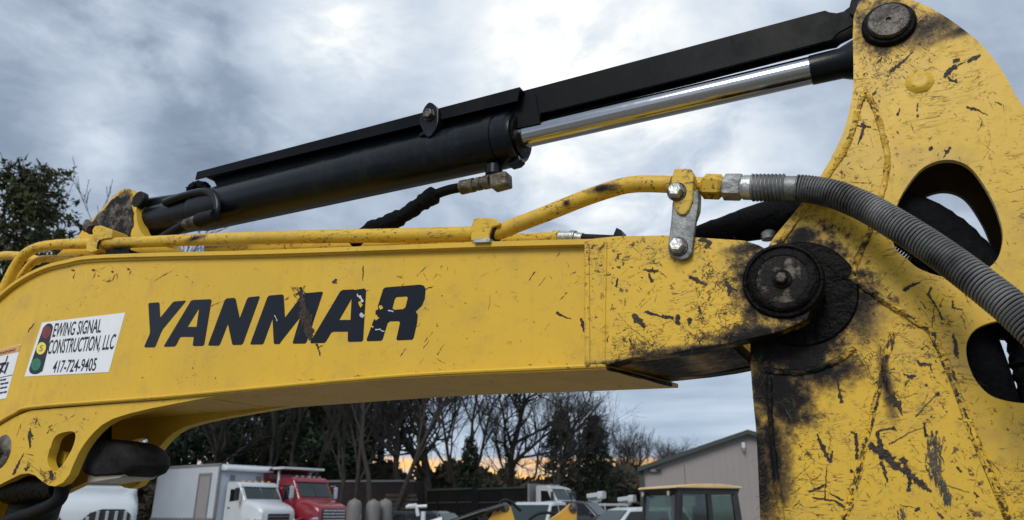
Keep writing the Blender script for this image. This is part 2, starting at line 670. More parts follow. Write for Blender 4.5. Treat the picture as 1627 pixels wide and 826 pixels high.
M['ear'] = yellow_paint('bracket_paint', .45, g_ear, .4, 6.0)
M['pipe'] = yellow_paint('pipe_paint', .85, [spot(318, 381, 16, 3, .018, 1.2), spot(962, 303, 18, 6, .018, .9), spot(905, 327, 5, 4, .018, 1.2)], .45, 8.0)
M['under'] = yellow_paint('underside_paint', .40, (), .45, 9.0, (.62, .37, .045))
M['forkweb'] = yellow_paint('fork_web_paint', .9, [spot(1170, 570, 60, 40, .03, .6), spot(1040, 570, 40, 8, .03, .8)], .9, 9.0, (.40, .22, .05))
M['inside'] = simple('shaded_inner_paint', (.060, .036, .012), .75, var=.7, scale=9, bump=.4, bscale=40, spec=.2)  # hollow of the arm: its shade is put into this dark brown, with grime
M['dusty'] = simple('dusty_black_plastic', (.020, .020, .021), .75, var=.9, scale=14, bump=.3, bscale=60, spec=.15)
M['dirty'] = yellow_paint('dirty_fitting_paint', .95, (), .7, 11.0)
M['bead'] = yellow_paint('weld_paint', 1.25, g_arm, .95, 12.0)


def P3(pts, w):
    """pixel points to machine points; a third entry overrides w"""
    return [Lp(p[0], p[1], p[2] if len(p) > 2 else w) for p in pts]


# ---- boom box
top_line = [(-150, 640), (-60, 520), (-10, 474), (24, 446), (62, 425), (103, 413), (169, 404), (420, 397), (660, 388), (800, 383), (953, 379)]
top_line = spl(top_line, 5)
bot_line = [(-160, 790), (-90, 732), (-30, 690), (0, 668), (24, 654), (49, 645), (160, 636), (266, 628), (400, 615.5), (560, 601), (700, 591), (963, 579)]
bot_line = spl(bot_line, 5)
boom_o = top_line[:-1] + [(945, 380), (945, 581)] + bot_line[::-1][1:]
boom = empty('boom', parent=machine)
for ww in ((.014, .024), (W - .024, W - .014)):
    mb = MB().prism(sz(boom_o, .014), *ww)
    mb.build('side_plate', M['boom'], boom)


def flange(line, thick, w0, w1, name, mat, w=0.0, sign=-1):
    """slab that follows a line of pixels; its edge faces the camera"""
    pts = sz(line, w)
    n = len(pts)
    lo = []
    for i in range(n):
        a, c = pts[max(0, i - 1)], pts[min(n - 1, i + 1)]
        d = Vector((c[0] - a[0], c[1] - a[1])).normalized()
        lo.append((pts[i][0] + d.y * thick * -sign, pts[i][1] - d.x * thick * -sign))
    return MB().prism(pts + lo[::-1], w0, w1).build(name, mat, boom, bevel=.0016)


flange(top_line, .0105, 0.0, W, 'top_flange', M['boom'])
bl = [p for p in bot_line if p[0] < 960] + [(963, 579)]
# bottom plate: its far corner runs on under the fork, with the slanted notch of the photograph
pts = sz(bl, 0)
far_end = Lp(1078, 611, W)
mb = MB()
n = len(pts)
vs, fs = [], []
for i, (s_, z_) in enumerate(pts):
    for (wv, dz) in ((0, 0), (W, 0), (W, -.0085), (0, -.0085)):
        ss = s_
        if i >= n - 3:
            k = (i - (n - 4)) / 3
            ss = s_ + (far_end.x - pts[-1][0]) * k * (wv / W)
        vs.append((ss, wv, z_ + dz))
for i in range(n - 1):
    for j in range(4):
        a, c = i * 4 + j, i * 4 + (j + 1) % 4
        fs.append((a, c, c + 4, a + 4))
fs += [(3, 2, 1, 0), ((n - 1) * 4, (n - 1) * 4 + 1, (n - 1) * 4 + 2, (n - 1) * 4 + 3)]
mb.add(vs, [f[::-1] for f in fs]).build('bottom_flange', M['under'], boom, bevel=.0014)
# bead along the lower edge of the bottom flange, catching light
pts = [(p[0], p[1] + 1.5) for p in bl]
MB().tube(P3(pts, -.0005), .0042, 8).build('flange_edge', M['boom'], boom, smooth=True)
# weld fillet between flange and side plate
MB().tube(P3([(p[0], p[1] + 8.5) for p in top_line if p[0] > -60], .012), .006, 6).build('weld_bead', M['boom'], boom, smooth=True)

# ---- lug plates of the boom cylinder, with the slot
lug = [(-170, 800), (-60, 700), (0, 676), (24, 662), (49, 652), (160, 643), (266, 635), (330, 627), (390, 619), (380, 622), (300, 637), (240, 648.7),
       (205, 657), (179.6, 665), (162, 675), (149.7, 686), (139.7, 697.5), (132, 708), (124.8, 720), (117, 737), (109.8, 754.7), (99.8, 767), (87, 772.7), (77, 771), (67, 764.7),
       (55, 754.7), (45, 751.7), (32.4, 753.5), (15, 762), (0, 769.7), (-60, 800), (-130, 850)]
slot = [(117.3, 686), (119.8, 694.9), (114.8, 712), (104.8, 729.8), (92.3, 746), (84.8, 748.5), (77.3, 739.8), (75.3, 727.3), (79.8, 712.3), (84.8, 697.3), (92.3, 689.9), (104.8, 686)]
slot = spl(slot, 4, True)
lo2, sl2 = sz(lug, .006), sz(slot, .006)
for ww in ((.006, .030), (W - .030, W - .006)):
    MB().prism(lo2, ww[0], ww[1], [sl2]).build('lug_plate', M['boom'], boom, bevel=.0012)
# pin head at the far left edge of the lug
p = Lp(-2, 718, 0)
k = scale_at(0, 718, 0)
MB().lathe(p + Vector((0, .01, 0)), p + Vector((0, -.03, 0)), [(0, 27 * k), (.004, 27 * k), (.012, 22 * k), (.014, 15 * k), (.022, 14 * k), (.024, 10 * k)], 28).build('lug_pin', M['worn'], boom, smooth=True)
# cross tube seen through the slot
MB().tube([Lp(98, 727, .05), Lp(98, 727, .05) + Vector((0, .15, 0))], .018, 14).build('cross_tube', M['boom'], boom, smooth=True)
# bottom web that closes the boom between the lugs
web = spl([(-120, 760), (0, 683), (60, 662), (160, 650), (266, 640), (330, 633)], 4)
wp = sz(web, .03)
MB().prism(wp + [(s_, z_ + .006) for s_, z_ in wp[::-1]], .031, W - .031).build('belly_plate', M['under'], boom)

# ---- fork casting at the boom's end
arc = []
for i in range(0, 17):
    a = R(-125 + i * 13)      # clockwise on screen, from upper left to lower right
    arc.append((1246 + 62 * math.sin(R(-30) + i * R(10.5)), 448 - 62 * math.cos(R(-30) + i * R(10.5))))
fork_o = [(928, 384), (945, 378.5), (980, 375), (1062, 373.5), (1107, 377), (1183, 382), (1205, 389)] + arc[:] + [(1282, 507), (1245, 524), (1214, 533), (1162, 544), (1120, 553), (1070, 561), (1003, 569), (963, 580), (928, 583)]
fo = sz(fork_o, -.004)
for ww in ((-.004, .032), (W - .032, W + .004)):
    MB().prism(fo, ww[0], ww[1]).build('fork_plate', M['fork'], boom, bevel=.004, seg=3)
# lower web of the fork, curving up to the pin
lw = spl([(963, 580), (1003, 568), (1070, 558), (1120, 549), (1160, 540)], 4)
lp_ = sz(lw, .03)
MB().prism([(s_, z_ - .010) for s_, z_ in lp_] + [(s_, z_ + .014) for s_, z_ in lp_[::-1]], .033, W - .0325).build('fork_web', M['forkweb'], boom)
ut = sz([(940, 385), (1000, 381), (1060, 381), (1100, 386)], .03)
MB().prism(ut + [(s_, z_ - .012) for s_, z_ in ut[::-1]], .033, W - .033).build('fork_top_plate', M['fork'], boom)
MB().tube([Lp(966, 582, -.002).lerp(far_end, k_ / 8) + Vector((0, 0, -.004)) for k_ in range(0, 8)], .0035, 8, True, .5, rnd).build('weld_bead', M['grease'], boom, smooth=True)
# vertical weld step where casting meets the box
st = MB()
st.prism(sz([(928, 386), (936, 385), (937, 581), (929, 583)], -.007), -.0075, .0)
st.build('weld_step', M['fork'], boom, bevel=.003, seg=3)
MB().tube(P3([(963, 386), (961, 480), (960, 578)], -.0035), .0035, 6).build('weld_ridge', M['fork'], boom, smooth=True)

# boss, cap and bolt of the joint pin
pc = Lp(1244, 446, -.004)
k = scale_at(1244, 446, -.004)
ax = Vector((0, -1, 0))
MB().lathe(pc, pc + ax, [(0, 62 * k), (.002, 62 * k), (.006, 59 * k), (.0065, 56 * k), (.004, 53 * k), (.004, 45 * k)], 56).build('pin_boss', M['grease'], boom, smooth=True)
MB().lathe(pc + ax * .0035, pc + ax, [(0, 52 * k), (.003, 52 * k), (.006, 48 * k), (.0065, 40 * k), (.0055, 38 * k), (.0055, 0.001)], 56).build('pin_collar', M['grease'], boom, smooth=True)
MB().lathe(pc + ax * .009, pc + ax, [(0, 39 * k), (.0006, 38 * k), (.001, 35 * k)], 40).build('pin_cap', M['caked'], boom, smooth=True)
MB().lathe(pc + ax * .0098, pc + ax, [(0, 15 * k), (.003, 15 * k), (.004, 12 * k)], 24).build('washer', M['grease'], boom, smooth=True)
MB().lathe(pc + ax * .0128, pc + ax, [(0, 9 * k), (.008, 9 * k), (.010, 7 * k)], 6).build('bolt', M['worn'], boom)
MB().lathe(Lp(1246, 448, .034), Lp(1246, 448, .034) + Vector((0, 1, 0)), [(0, 46 * k), (W - .07, 46 * k)], 40).build('pin', M['grease'], boom, smooth=True)

# small bolt head that shows behind the fork's top edge
q = Lp(1222, 380, .10)
MB().lathe(q, q + Vector((0, 0, 1)), [(0, .013), (.012, .013), (.016, .008)], 12).build('grease_nipple', M['steel'], boom, smooth=True)
q = Lp(985, 374, .16)
MB().prism([(q.x - .010, q.z - .01), (q.x + .012, q.z - .01), (q.x + .010, q.z + .003), (q.x, q.z + .010)], .14, .17).build('stop_tab', M['black'], boom)

# ---- cylinder bracket: two ears on top of the boom
ear = [(70, 430), (90, 405), (115, 384), (139, 357), (165, 328), (185, 307), (196, 301), (204, 299.5), (212, 304), (216, 316), (217, 345), (222, 365), (236, 380), (262, 392), (300, 401), (300, 412)]
eo = sz(spl(ear[:-2], 3) + ear[-2:], .060)
for ww in ((.060, .094), (W - .094, W - .060)):
    MB().prism(eo, *ww).build('cylinder_bracket', M['ear'], boom, bevel=.004, seg=3)
# greasy recess patch on the ear
gp = [(146, 352), (168, 328), (186, 312), (201, 308), (209, 322), (211, 350), (208, 372), (205, 402), (170, 402), (180, 376), (160, 362)]
gp = spl(gp, 5, True)
gp = [(x + rnd.uniform(-1.6, 1.6), y + rnd.uniform(-1.6, 1.6)) for x, y in gp]
MB().prism(sz(gp, .058), .0585, .061).build('grease_patch', M['caked'], boom)

# ---- lettering
def poly_decal(mb, px, w0, w1, holes=()):
    mb.prism(sz(px, w0), w0, w1, [sz(h, w0) for h in holes])


def cropmap(x0, y0, sc):
    return lambda pts: [(x0 + a / sc, y0 + c / sc) for a, c in pts]


A1, A2 = cropmap(220, 430, 5.9), cropmap(450, 430, 5.9)
dec = MB()
WD = .0132
letters = [
    (A1([(92, 312), (102, 302), (188, 296), (196, 306), (203, 440), (318, 300), (334, 288), (436, 280), (442, 288), (228, 548), (212, 578), (160, 705), (148, 718), (62, 719), (54, 708), (104, 594), (107, 570)]), []),
    (A1([(490, 284), (512, 274), (672, 266), (684, 278), (616, 690), (602, 704), (518, 706), (508, 696), (518, 620), (402, 620), (386, 630), (352, 698), (336, 710), (246, 713), (238, 704)]), [A1([(568, 352), (544, 526), (460, 526)])]),
    (A1([(808, 276), (826, 260), (896, 254), (910, 266), (948, 446), (1018, 262), (1034, 248), (1128, 238), (1136, 250), (980, 680), (964, 694), (890, 696), (878, 688), (838, 498), (764, 690), (750, 702), (662, 702), (653, 692)]), []),
    (A1([(1208, 248), (1226, 232), (1346, 222), (1360, 232), (1372, 432)]) + A2([(20, 434), (178, 228), (204, 210), (360, 196), (371, 206), (218, 668), (204, 682), (98, 684), (88, 674), (158, 436), (-30, 676)]) + A1([(1326, 686), (1278, 688), (1268, 678), (1256, 450), (1172, 680), (1158, 690), (1056, 692), (1048, 682)]), []),
    (A2([(532, 196), (556, 180), (660, 174), (668, 180), (760, 166), (776, 184), (748, 648), (736, 664), (616, 666), (604, 656), (606, 570), (468, 572), (448, 582), (402, 660), (386, 676), (262, 680), (252, 668)]), [A2([(640, 262), (630, 460), (524, 462)])]),
    (A2([(936, 172), (956, 156), (1280, 130), (1318, 140), (1334, 172), (1326, 262), (1300, 326), (1240, 382), (1260, 412), (1254, 486), (1222, 628), (1208, 646), (1068, 652), (1060, 640), (1094, 488), (1082, 472), (1000, 474), (978, 490), (932, 640), (916, 656), (790, 660), (780, 648), (850, 454), (880, 460), (892, 430), (864, 410), (866, 372), (890, 362), (886, 334)]), [A2([(1062, 246), (1156, 240), (1168, 252), (1146, 340), (1122, 360), (1040, 366), (1022, 352), (1046, 262)])]),
]
for o_, h_ in letters:
    poly_decal(dec, o_, WD, .0145, h_)
dec.build('brand_lettering', M['decal'], boom)

# ---- contractor's sticker
stk = [(66.9, 512.3), (198.9, 496.5), (172.6, 591), (38.6, 598.3)]
MB().prism(sz(stk, .0130), .0130, .0145).build('contractor_sticker', M['label'], boom)
SM = cropmap(20, 480, 6.355)
cap = SM([(345, 222), (372, 214), (396, 226), (404, 252), (398, 290), (310, 660), (286, 702), (246, 724), (200, 724), (172, 704), (168, 672), (180, 630), (290, 310), (308, 260)])
MB().prism(sz(spl(cap, 4, True), .0123), .0123, .0132).build('sticker_signal', M['ink'], boom)


def disc_px(cx, cy, rx, ry, tilt, n=28):
    o = []
    for i in range(n):
        a = 2 * math.pi * i / n
        x, y = rx * math.cos(a), ry * math.sin(a)
        o.append((cx + x * math.cos(tilt) - y * math.sin(tilt), cy + x * math.sin(tilt) + y * math.cos(tilt)))
    return o


for (cx, cy, mm) in ((340, 303, 'sred'), (288, 466, 'syel'), (236, 628, 'sgrn')):
    MB().prism(sz(SM(disc_px(cx, cy, 46, 64, .32)), .0118), .0118, .0124).build('signal_lamp_print', M[mm], boom)


def text_mesh(txt, bold=.012):
    cu = bpy.data.curves.new('text', 'FONT')
    cu.body = txt
    cu.offset = bold
    cu.resolution_u = 3
    ob = bpy.data.objects.new('text', cu)
    C.objects.link(ob)
    dg = bpy.context.evaluated_depsgraph_get()
    me = bpy.data.meshes.new_from_object(ob.evaluated_get(dg))
    vs = [tuple(v.co) for v in me.vertices]
    fs = [tuple(p.vertices) for p in me.polygons]
    bpy.data.objects.remove(ob)
    bpy.data.curves.remove(cu)
    bpy.data.meshes.remove(me)
    return vs, fs


def text_on(mb, txt, quad, w, bold=.012, capref=None):
    """quad: BL, BR, TR, TL pixels of the capitals' box"""
    vs, fs = text_mesh(txt, bold)
    ref, _ = text_mesh(capref or 'E', bold)
    y0, y1 = min(v[1] for v in ref), max(v[1] for v in ref)
    x0, x1 = min(v[0] for v in vs), max(v[0] for v in vs)
    q = [Lp(a, c, w) for a, c in quad]
    out = []
    for v in vs:
        u, t_ = (v[0] - x0) / (x1 - x0), (v[1] - y0) / (y1 - y0)
        out.append((q[0] * (1 - u) + q[1] * u) * (1 - t_) + (q[3] * (1 - u) + q[2] * u) * t_)
    mb.add(out, fs)


tx = MB()
text_on(tx, 'EWING SIGNAL', SM([(398, 352), (886, 305), (910, 166), (432, 214)]), .0124)
text_on(tx, 'CONSTRUCTION, LLC', SM([(346, 525), (1014, 474), (1050, 320), (376, 384)]), .0124)
text_on(tx, '417-724-9405', SM([(394, 712), (834, 692), (858, 562), (424, 592)]), .0124)
tx.build('sticker_text', M['ink'], boom)
for ch, cx, cy in (('E', 340, 303), ('S', 288, 466), ('C', 236, 628)):
    t2 = MB()
    text_on(t2, ch, SM([(cx - 22, cy + 30), (cx + 12, cy + 27), (cx + 24, cy - 32), (cx - 10, cy - 28)]), .0113, .0)
    t2.build('signal_letter', M['sgrey'], boom)

# ---- warning label at the left edge of the frame
WM = cropmap(0, 540, 8.26)
wl = WM([(-420, 230), (275, 58), (80, 765), (-560, 880)])
MB().prism(sz(wl, .0130), .0130, .0145).build('warning_label', M['label'], boom)
MB().prism(sz(WM([(-420, 232), (272, 62), (246, 154), (-440, 312)]), .0124), .0124, .0131).build('warning_header', M['orange'], boom)
wt = MB()
text_on(wt, 'WARNING', WM([(-30, 200), (196, 146), (212, 108), (-16, 162)]), .0118, .01)
for (pa, pb, wd) in (((100, 205), (60, 330), 12), ((106, 290), (54, 440), 20), ((-60, 330), (80, 300), 26), ((-40, 350), (40, 420), 22), ((30, 345), (-10, 440), 24), ((60, 300), (20, 350), 24), ((-120, 320), (-70, 440), 20)):
    a, c = Vector(pa), Vector(pb)
    n_ = Vector((-(c - a).y, (c - a).x)).normalized() * wd / 2
    wt.prism(sz(WM([tuple(a + n_), tuple(c + n_), tuple(c - n_), tuple(a - n_)]), .0118), .0118, .0123)
wt.prism(sz(WM([(-480, 590), (160, 455), (158, 461), (-482, 597)]), .0118), .0118, .0123)
for i, (xr, yy) in enumerate(((86, 512), (118, 556), (98, 614), (94, 676))):
    x = xr - rnd.uniform(4, 10)
    while x > -300:
        ln = rnd.uniform(16, 46)
        y = yy + (xr - x) * .19
        wt.prism(sz(WM([(x - ln, y + ln * .19 - 9), (x, y - 9), (x - 6, y + 12), (x - ln - 6, y + ln * .19 + 12)]), .0118), .0118, .0123)
        x -= ln + 9
wt.build('warning_print', M['ink'], boom)

# ================================================================ arm
arm_l = [(1356, 28), (1355, 60), (1356, 122), (1352, 163), (1342, 203), (1328, 236), (1304.6, 278), (1275.5, 320), (1250, 352), (1225, 384), (1206, 430), (1195, 500), (1192, 560), (1194, 602), (1198, 650), (1202, 695), (1208, 826), (1214, 960), (1222, 1080)]
arm_r = [(1960, 1080), (1930, 900), (1880, 700), (1800, 480), (1730, 340), (1680, 255), (1650, 205), (1627, 171), (1610.5, 145), (1593, 113), (1561, 72.6), (1523, 40.7), (1482.6, 14.5), (1445, -2), (1412, -12), (1378, -4), (1362, 10)]
arm_o = spl(arm_l, 4)[:-1] + [arm_l[-1]] + spl(arm_r, 4)
hole1 = spl([(1424.4, 327.5), (1443, 292.7), (1466.5, 266.5), (1492.7, 255), (1519, 255), (1542, 266.5), (1562.5, 292.7), (1580, 324.7), (1591.5, 359.5), (1593, 382.8), (1585.7, 409), (1571, 425), (1540, 441), (1500, 440), (1463, 428), (1443, 413), (1421.5, 392), (1419, 360)], 5, True)
hole2 = spl([(1535, 556), (1540, 582.5), (1553, 608), (1575.5, 629), (1611, 639), (1650, 640), (1690, 628), (1710, 600), (1700, 560), (1670, 528), (1630, 512), (1590, 509), (1556, 519), (1540, 535)], 5, True)
ao = sz(arm_o, AW0)
h1, h2 = sz(hole1, AW0), sz(hole2, AW0)
arm = empty('arm', parent=machine)
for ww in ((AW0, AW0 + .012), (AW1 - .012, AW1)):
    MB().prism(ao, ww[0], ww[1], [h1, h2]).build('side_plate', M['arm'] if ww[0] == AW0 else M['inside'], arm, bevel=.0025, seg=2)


def strip_plate(line, thick, name, mat, parent):
    p_ = sz(line, AW0)
    n_ = len(p_)
    lo = []
    for i in range(n_):
        a, c = p_[max(0, i - 1)], p_[min(n_ - 1, i + 1)]
        d = Vector((c[0] - a[0], c[1] - a[1])).normalized()
        lo.append((p_[i][0] + d.y * thick, p_[i][1] - d.x * thick))
    return MB().prism(p_ + lo[::-1], AW0 + .0125, AW1 - .0125).build(name, mat, parent)


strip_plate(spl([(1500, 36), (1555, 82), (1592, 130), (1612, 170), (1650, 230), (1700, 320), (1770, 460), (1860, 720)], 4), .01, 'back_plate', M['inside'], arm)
strip_plate(spl([(1240, 620), (1246, 700), (1252, 826), (1262, 1000)], 4), -.01, 'front_plate', M['arm'], arm)
strip_plate(spl([(1352, 190), (1338, 225), (1318, 268)], 4), -.008, 'gusset_plate', M['arm'], arm)


def bead(line, rad, w, mat='bead', name='weld_bead', par=None, lump=.34, per=10):
    rad *= 1.12
    pts = P3(spl(line, per), w)
    return MB().tube(pts, [rad * (1 + .30 * (rnd.random() - .5)) for _ in pts], 8, True, lump, rnd).build(name, M[mat], par or arm, smooth=True)


bead([(1372, 147), (1362, 180), (1355, 207), (1340, 243), (1309, 288), (1271, 341), (1238, 388)], .0042, AW0)
bead([(1372, 147), (1386, 163), (1403, 215), (1410, 258), (1401, 307), (1383, 365), (1363, 410), (1352, 440)], .0042, AW0)
bead([(1352, 440), (1405, 478), (1460, 513), (1480, 530), (1500, 572), (1520, 620), (1545, 690), (1580, 770), (1606, 835), (1640, 900)], .0052, AW0)
bead([(1420, 528), (1412, 556), (1402, 600), (1388, 655), (1374, 712), (1356, 780), (1343, 826), (1325, 890)], .0046, AW0)
bead([(1216, 588), (1245, 591), (1275, 591), (1310, 582), (1340, 567), (1358, 553)], .0045, AW0)
bead([(1222, 596), (1223, 640), (1226, 695), (1236, 780), (1243, 826), (1255, 900)], .0040, AW0)
# doubler plates: raised tongue below and raised cheek above the long weld
tongue = [(1424, 534), (1440, 524), (1462, 522), (1476, 534), (1494, 572), (1514, 620), (1539, 690), (1574, 772), (1600, 838), (1640, 930), (1318, 930), (1347, 826), (1360, 780), (1378, 712), (1392, 655), (1406, 600), (1416, 556)]
MB().prism(sz(spl(tongue, 3, True), AW0 - .004), AW0 - .004, AW0 + .001).build('cheek_plate', M['arm'], arm, bevel=.003, seg=3)
# arm boss behind the fork
q = Lp(1270, 466, AW0)
k = scale_at(1270, 466, AW0)
MB().lathe(q + Vector((0, .004, 0)), q + Vector((0, -1, 0)), [(0, 86 * k), (.005, 86 * k), (.008, 83 * k), (.0085, 40 * k)], 56).build('arm_boss', M['grease'], arm, smooth=True)
# rod pin at the top
q = Lp(1412, 40, AW0)
k = scale_at(1412, 40, AW0)
MB().lathe(q, q + ax, [(0, 39 * k), (.004, 39 * k), (.009, 36 * k), (.010, 33 * k)], 44).build('pin_collar', M['grease'], arm, smooth=True)
MB().lathe(q + ax * .009, q + ax, [(0, 30 * k), (.006, 30 * k), (.009, 28 * k), (.0092, 4 * k), (.006, 3 * k)], 40).build('rod_pin', M['worn'], arm, smooth=True)
MB().lathe(q + Vector((0, .014, 0)), q + Vector((0, 1, 0)), [(0, 27 * k), (.13, 27 * k)], 28).build('pin_shaft', M['grease'], arm, smooth=True)
# welded plug half way down
q = Lp(1461, 130, AW0)
k = scale_at(1461, 130, AW0)
MB().lathe(q + Vector((0, .001, 0)), q + ax, [(0, 21 * k), (.0015, 20 * k), (.004, 15 * k), (.006, 13 * k), (.0068, 10 * k), (.006, 5 * k)], 36).build('plug_weld', M['arm'], arm, smooth=True)

# ================================================================ arm cylinder
cyl = empty('arm_cylinder', parent=machine)
CW = WC + .003
c0, c1 = Lp(340, 331, CW), Lp(1288, 112, CW)
cx_ = (c1 - c0).normalized()


def on_axis(px):
    """point of the cylinder axis seen at pixel column px"""
    y = 331 + (px - 340) * (112 - 331) / (1288 - 340)
    return Lp(px, y, CW)


RB = .0605
a0, a1 = on_axis(318), on_axis(786)
ln = (a1 - a0).length
MB().lathe(a0, a1, [(0, RB * .80), (.006, RB * .97), (.02, RB), (ln, RB)], 64).build('barrel', M['black'], cyl, smooth=True)
g1 = on_axis(829)
lg = (g1 - a1).length
MB().lathe(a1 - cx_ * .004, g1, [(0, RB * 1.055), (lg * .30, RB * 1.055), (lg * .33, RB * 1.0), (lg * .40, RB * 1.0), (lg * .42, RB * 1.05), (lg * .82, RB * 1.05), (lg * .86, RB * .98), (lg * .98, RB * .93), (lg, RB * .86), (lg, RB * .55), (lg - .012, RB * .5)], 64).build('gland', M['black'], cyl, smooth=True)
MB().lathe(g1 - cx_ * .006, g1 + cx_, [(0, RB * .80), (.0075, RB * .80), (.0085, RB * .76), (.0085, RB * .5)], 48).build('wiper_ring', M['grease'], cyl, smooth=True)
RR = .0262
r0, r1 = on_axis(800), on_axis(1289)
MB().lathe(r0, r1, [(0, RR), ((r1 - r0).length, RR)], 64).build('rod', M['chrome'], cyl, smooth=True)
e1 = on_axis(1400)
le = (e1 - r1).length
MB().lathe(r1 - cx_ * .002, e1, [(0, RR * .97), (.002, RR * 1.06), (le * .45, RR * 1.08), (le * .7, RR * 1.5), (le, RR * 1.9)], 36).build('rod_eye', M['black'], cyl, smooth=True)
# foot of the barrel: eye with bush, between the ears
f0 = Lp(225, 345, CW)
MB().lathe(f0 + Vector((0, -.042, 0)), f0 + Vector((0, .10, 0)), [(0, .048), (.003, .051), (.084, .051), (.087, .048)], 36).build('foot_eye', M['black'], cyl, smooth=True)
MB().loft([[tuple(f0 + Vector((0, y_, z_)))for y_, z_ in ((-.036, -.048), (.036, -.048), (.036, .048), (-.036, .048))],
           [tuple(a0 + cx_ * .01 + Vector((0, y_, z_))) for y_, z_ in ((-.040, -.050), (.040, -.050), (.040, .050), (-.040, .050))]]).build('foot_block', M['black'], cyl, bevel=.008)
q = Lp(227, 320, .078)
MB().lathe(q, q + ax, [(0, .027), (.016, .027), (.019, .024)], 28).build('foot_pin', M['rubber'], cyl, smooth=True)

# guard over the barrel: folded channel
def along(pa, pb, w):
    return Lp(pa[0], pa[1], w), Lp(pb[0], pb[1], w)


GW0, GW1 = CW - .050, CW + .050
t0, t1 = along((313, 273), (826, 138), GW0)
b0, b1 = along((310, 285), (822, 160), GW0)
gd = MB()
for (A, B) in (((t0, t1), (b0, b1)),):
    off = Vector((0, GW1 - GW0, 0))
    th = Vector((0, .004, 0))
    up = (t0 - b0).normalized()
    # near skirt, roof, far skirt
    gd.add([b0, b1, t1, t0, b0 + th, b1 + th, t1 + th, t0 + th], [(0, 1, 2, 3), (7, 6, 5, 4), (0, 4, 5, 1), (1, 5, 6, 2), (2, 6, 7, 3), (3, 7, 4, 0)])
    o2 = off - th
    gd.add([b0 + o2, b1 + o2, t1 + o2, t0 + o2, b0 + off, b1 + off, t1 + off, t0 + off], [(0, 1, 2, 3), (7, 6, 5, 4), (0, 4, 5, 1), (1, 5, 6, 2), (2, 6, 7, 3), (3, 7, 4, 0)])
    dn = up * -.004
    u_ = up * -.0004
    gd.add([t0 + th + u_, t1 + th + u_, t1 + o2 + u_, t0 + o2 + u_, t0 + th + dn, t1 + th + dn, t1 + o2 + dn, t0 + o2 + dn], [(0, 1, 2, 3), (7, 6, 5, 4), (0, 4, 5, 1), (1, 5, 6, 2), (2, 6, 7, 3), (3, 7, 4, 0)])
gd.build('barrel_guard', M['guard'], cyl)
# inner rails that carry the sliding guard, down to the barrel
for w_, (pa, pb, pc_, pd) in ((CW - .028, ((337, 282), (850, 148), (858, 196), (346, 299))), (CW + .024, ((337, 282), (850, 148), (858, 196), (346, 299)))):
    MB().prism(sz([pa, pb, pc_, pd], w_), w_, w_ + .005).build('guard_rail', M['guard'], cyl)
rg = [(800, 152), (835, 143), (1080, 78), (1311, 16.2), (1318, 19), (1330, 20.5), (1340, 18), (1349, 11), (1360, -6), (1400, -10), (1404, 14), (1380, 26), (1356, 39), (1345, 45), (1333, 51), (1326, 57), (1322, 63), (1090, 123), (858, 180), (858, 186), (800, 200)]
MB().prism(sz(rg, CW - .024), CW - .024, CW - .019).build('rod_guard', M['guard'], cyl, bevel=.001)
MB().prism(sz(rg[:-5] + [(1311, 60), (1090, 118), (858, 176), (858, 186), (800, 200)], CW - .024), CW + .012, CW + .017).build('rod_guard', M['guard'], cyl)
q0, q1 = along((820, 148), (1309, 18), CW - .0185)
MB().bar(q0 + Vector((0, .015, -.004)), q1 + Vector((0, .015, -.004)), .030, .005, up=(0, -.0, 1)).build('guard_roof', M['guard'], cyl)
br = spl([(1352, 22), (1351, 4), (1360, -12), (1378, -18), (1396, -12), (1404, 4), (1398, 20), (1376, 27)], 4, True)
MB().prism(sz(br, .062), .0625, .075).build('guard_bracket', M['guard'], cyl, bevel=.0015)
q = Lp(1370, 8.5, .062)
MB().lathe(q, q + ax, [(0, .0085), (.004, .0085), (.006, .006)], 20).build('bolt', M['worn'], cyl, smooth=True)
# clamp lug with bolt
lgp = [(667, 196), (669, 184), (674, 170), (683, 162), (694, 170), (696, 180), (694, 200), (680, 218)]
MB().prism(sz(spl(lgp, 3, True), GW0 - .012), GW0 - .012, GW0 + .02).build('guard_clamp', M['black'], cyl, bevel=.002)
q = Lp(683, 183, GW0 - .012)
MB().lathe(q, q + ax, [(0, .0155), (.003, .0155), (.003, .0125), (.013, .0125), (.014, .010)], 6).build('bolt', M['worn'], cyl)
q = Lp(675, 215, CW - RB)
MB().tube([Lp(669, 216, CW - .05), Lp(676, 212, CW - .055), Lp(684, 216, CW - .05)], .006, 8).build('weld_tab', M['black'], cyl, smooth=True)
# port under the gland, elbow, crimped hose end and hose
q = Lp(785, 272, CW - .012)
MB().tube([q + Vector((0, 0, .012)), q + Vector((0, 0, -.010))], .020, 16).build('port_boss', M['black'], cyl, smooth=True)
MB().loft([[tuple(Lp(x_, y_, w_)) for x_, y_, w_ in ((776, 277, CW - .040), (803, 270, CW - .040), (804, 291, CW - .040), (778, 298, CW - .040))],
           [tuple(Lp(x_, y_, CW - .040) + Vector((0, .034, 0))) for x_, y_ in ((776, 277), (803, 270), (804, 291), (778, 298))]]).build('hose_elbow', M['fit'], cyl, bevel=.004)
h0, h1_ = Lp(780, 288, CW - .022), Lp(733, 298, CW - .022)
hl = (h1_ - h0).length
MB().lathe(h0, h1_, [(0, .016), (hl * .22, .016), (hl * .24, .0125), (hl * .30, .0125), (hl * .31, .0155), (hl * .45, .0155), (hl * .46, .013), (hl * .55, .013), (hl * .56, .0165), (hl * .70, .0165), (hl * .72, .014), (hl * .78, .0165), (hl, .0165)], 20).build('hose_fitting', M['fit'], cyl, smooth=True)
MB().prism(sz([(806, 255), (828, 249), (832, 257), (826, 263), (812, 267)], CW), CW - .012, CW + .012).build('gland_tab', M['black'], cyl, bevel=.003)
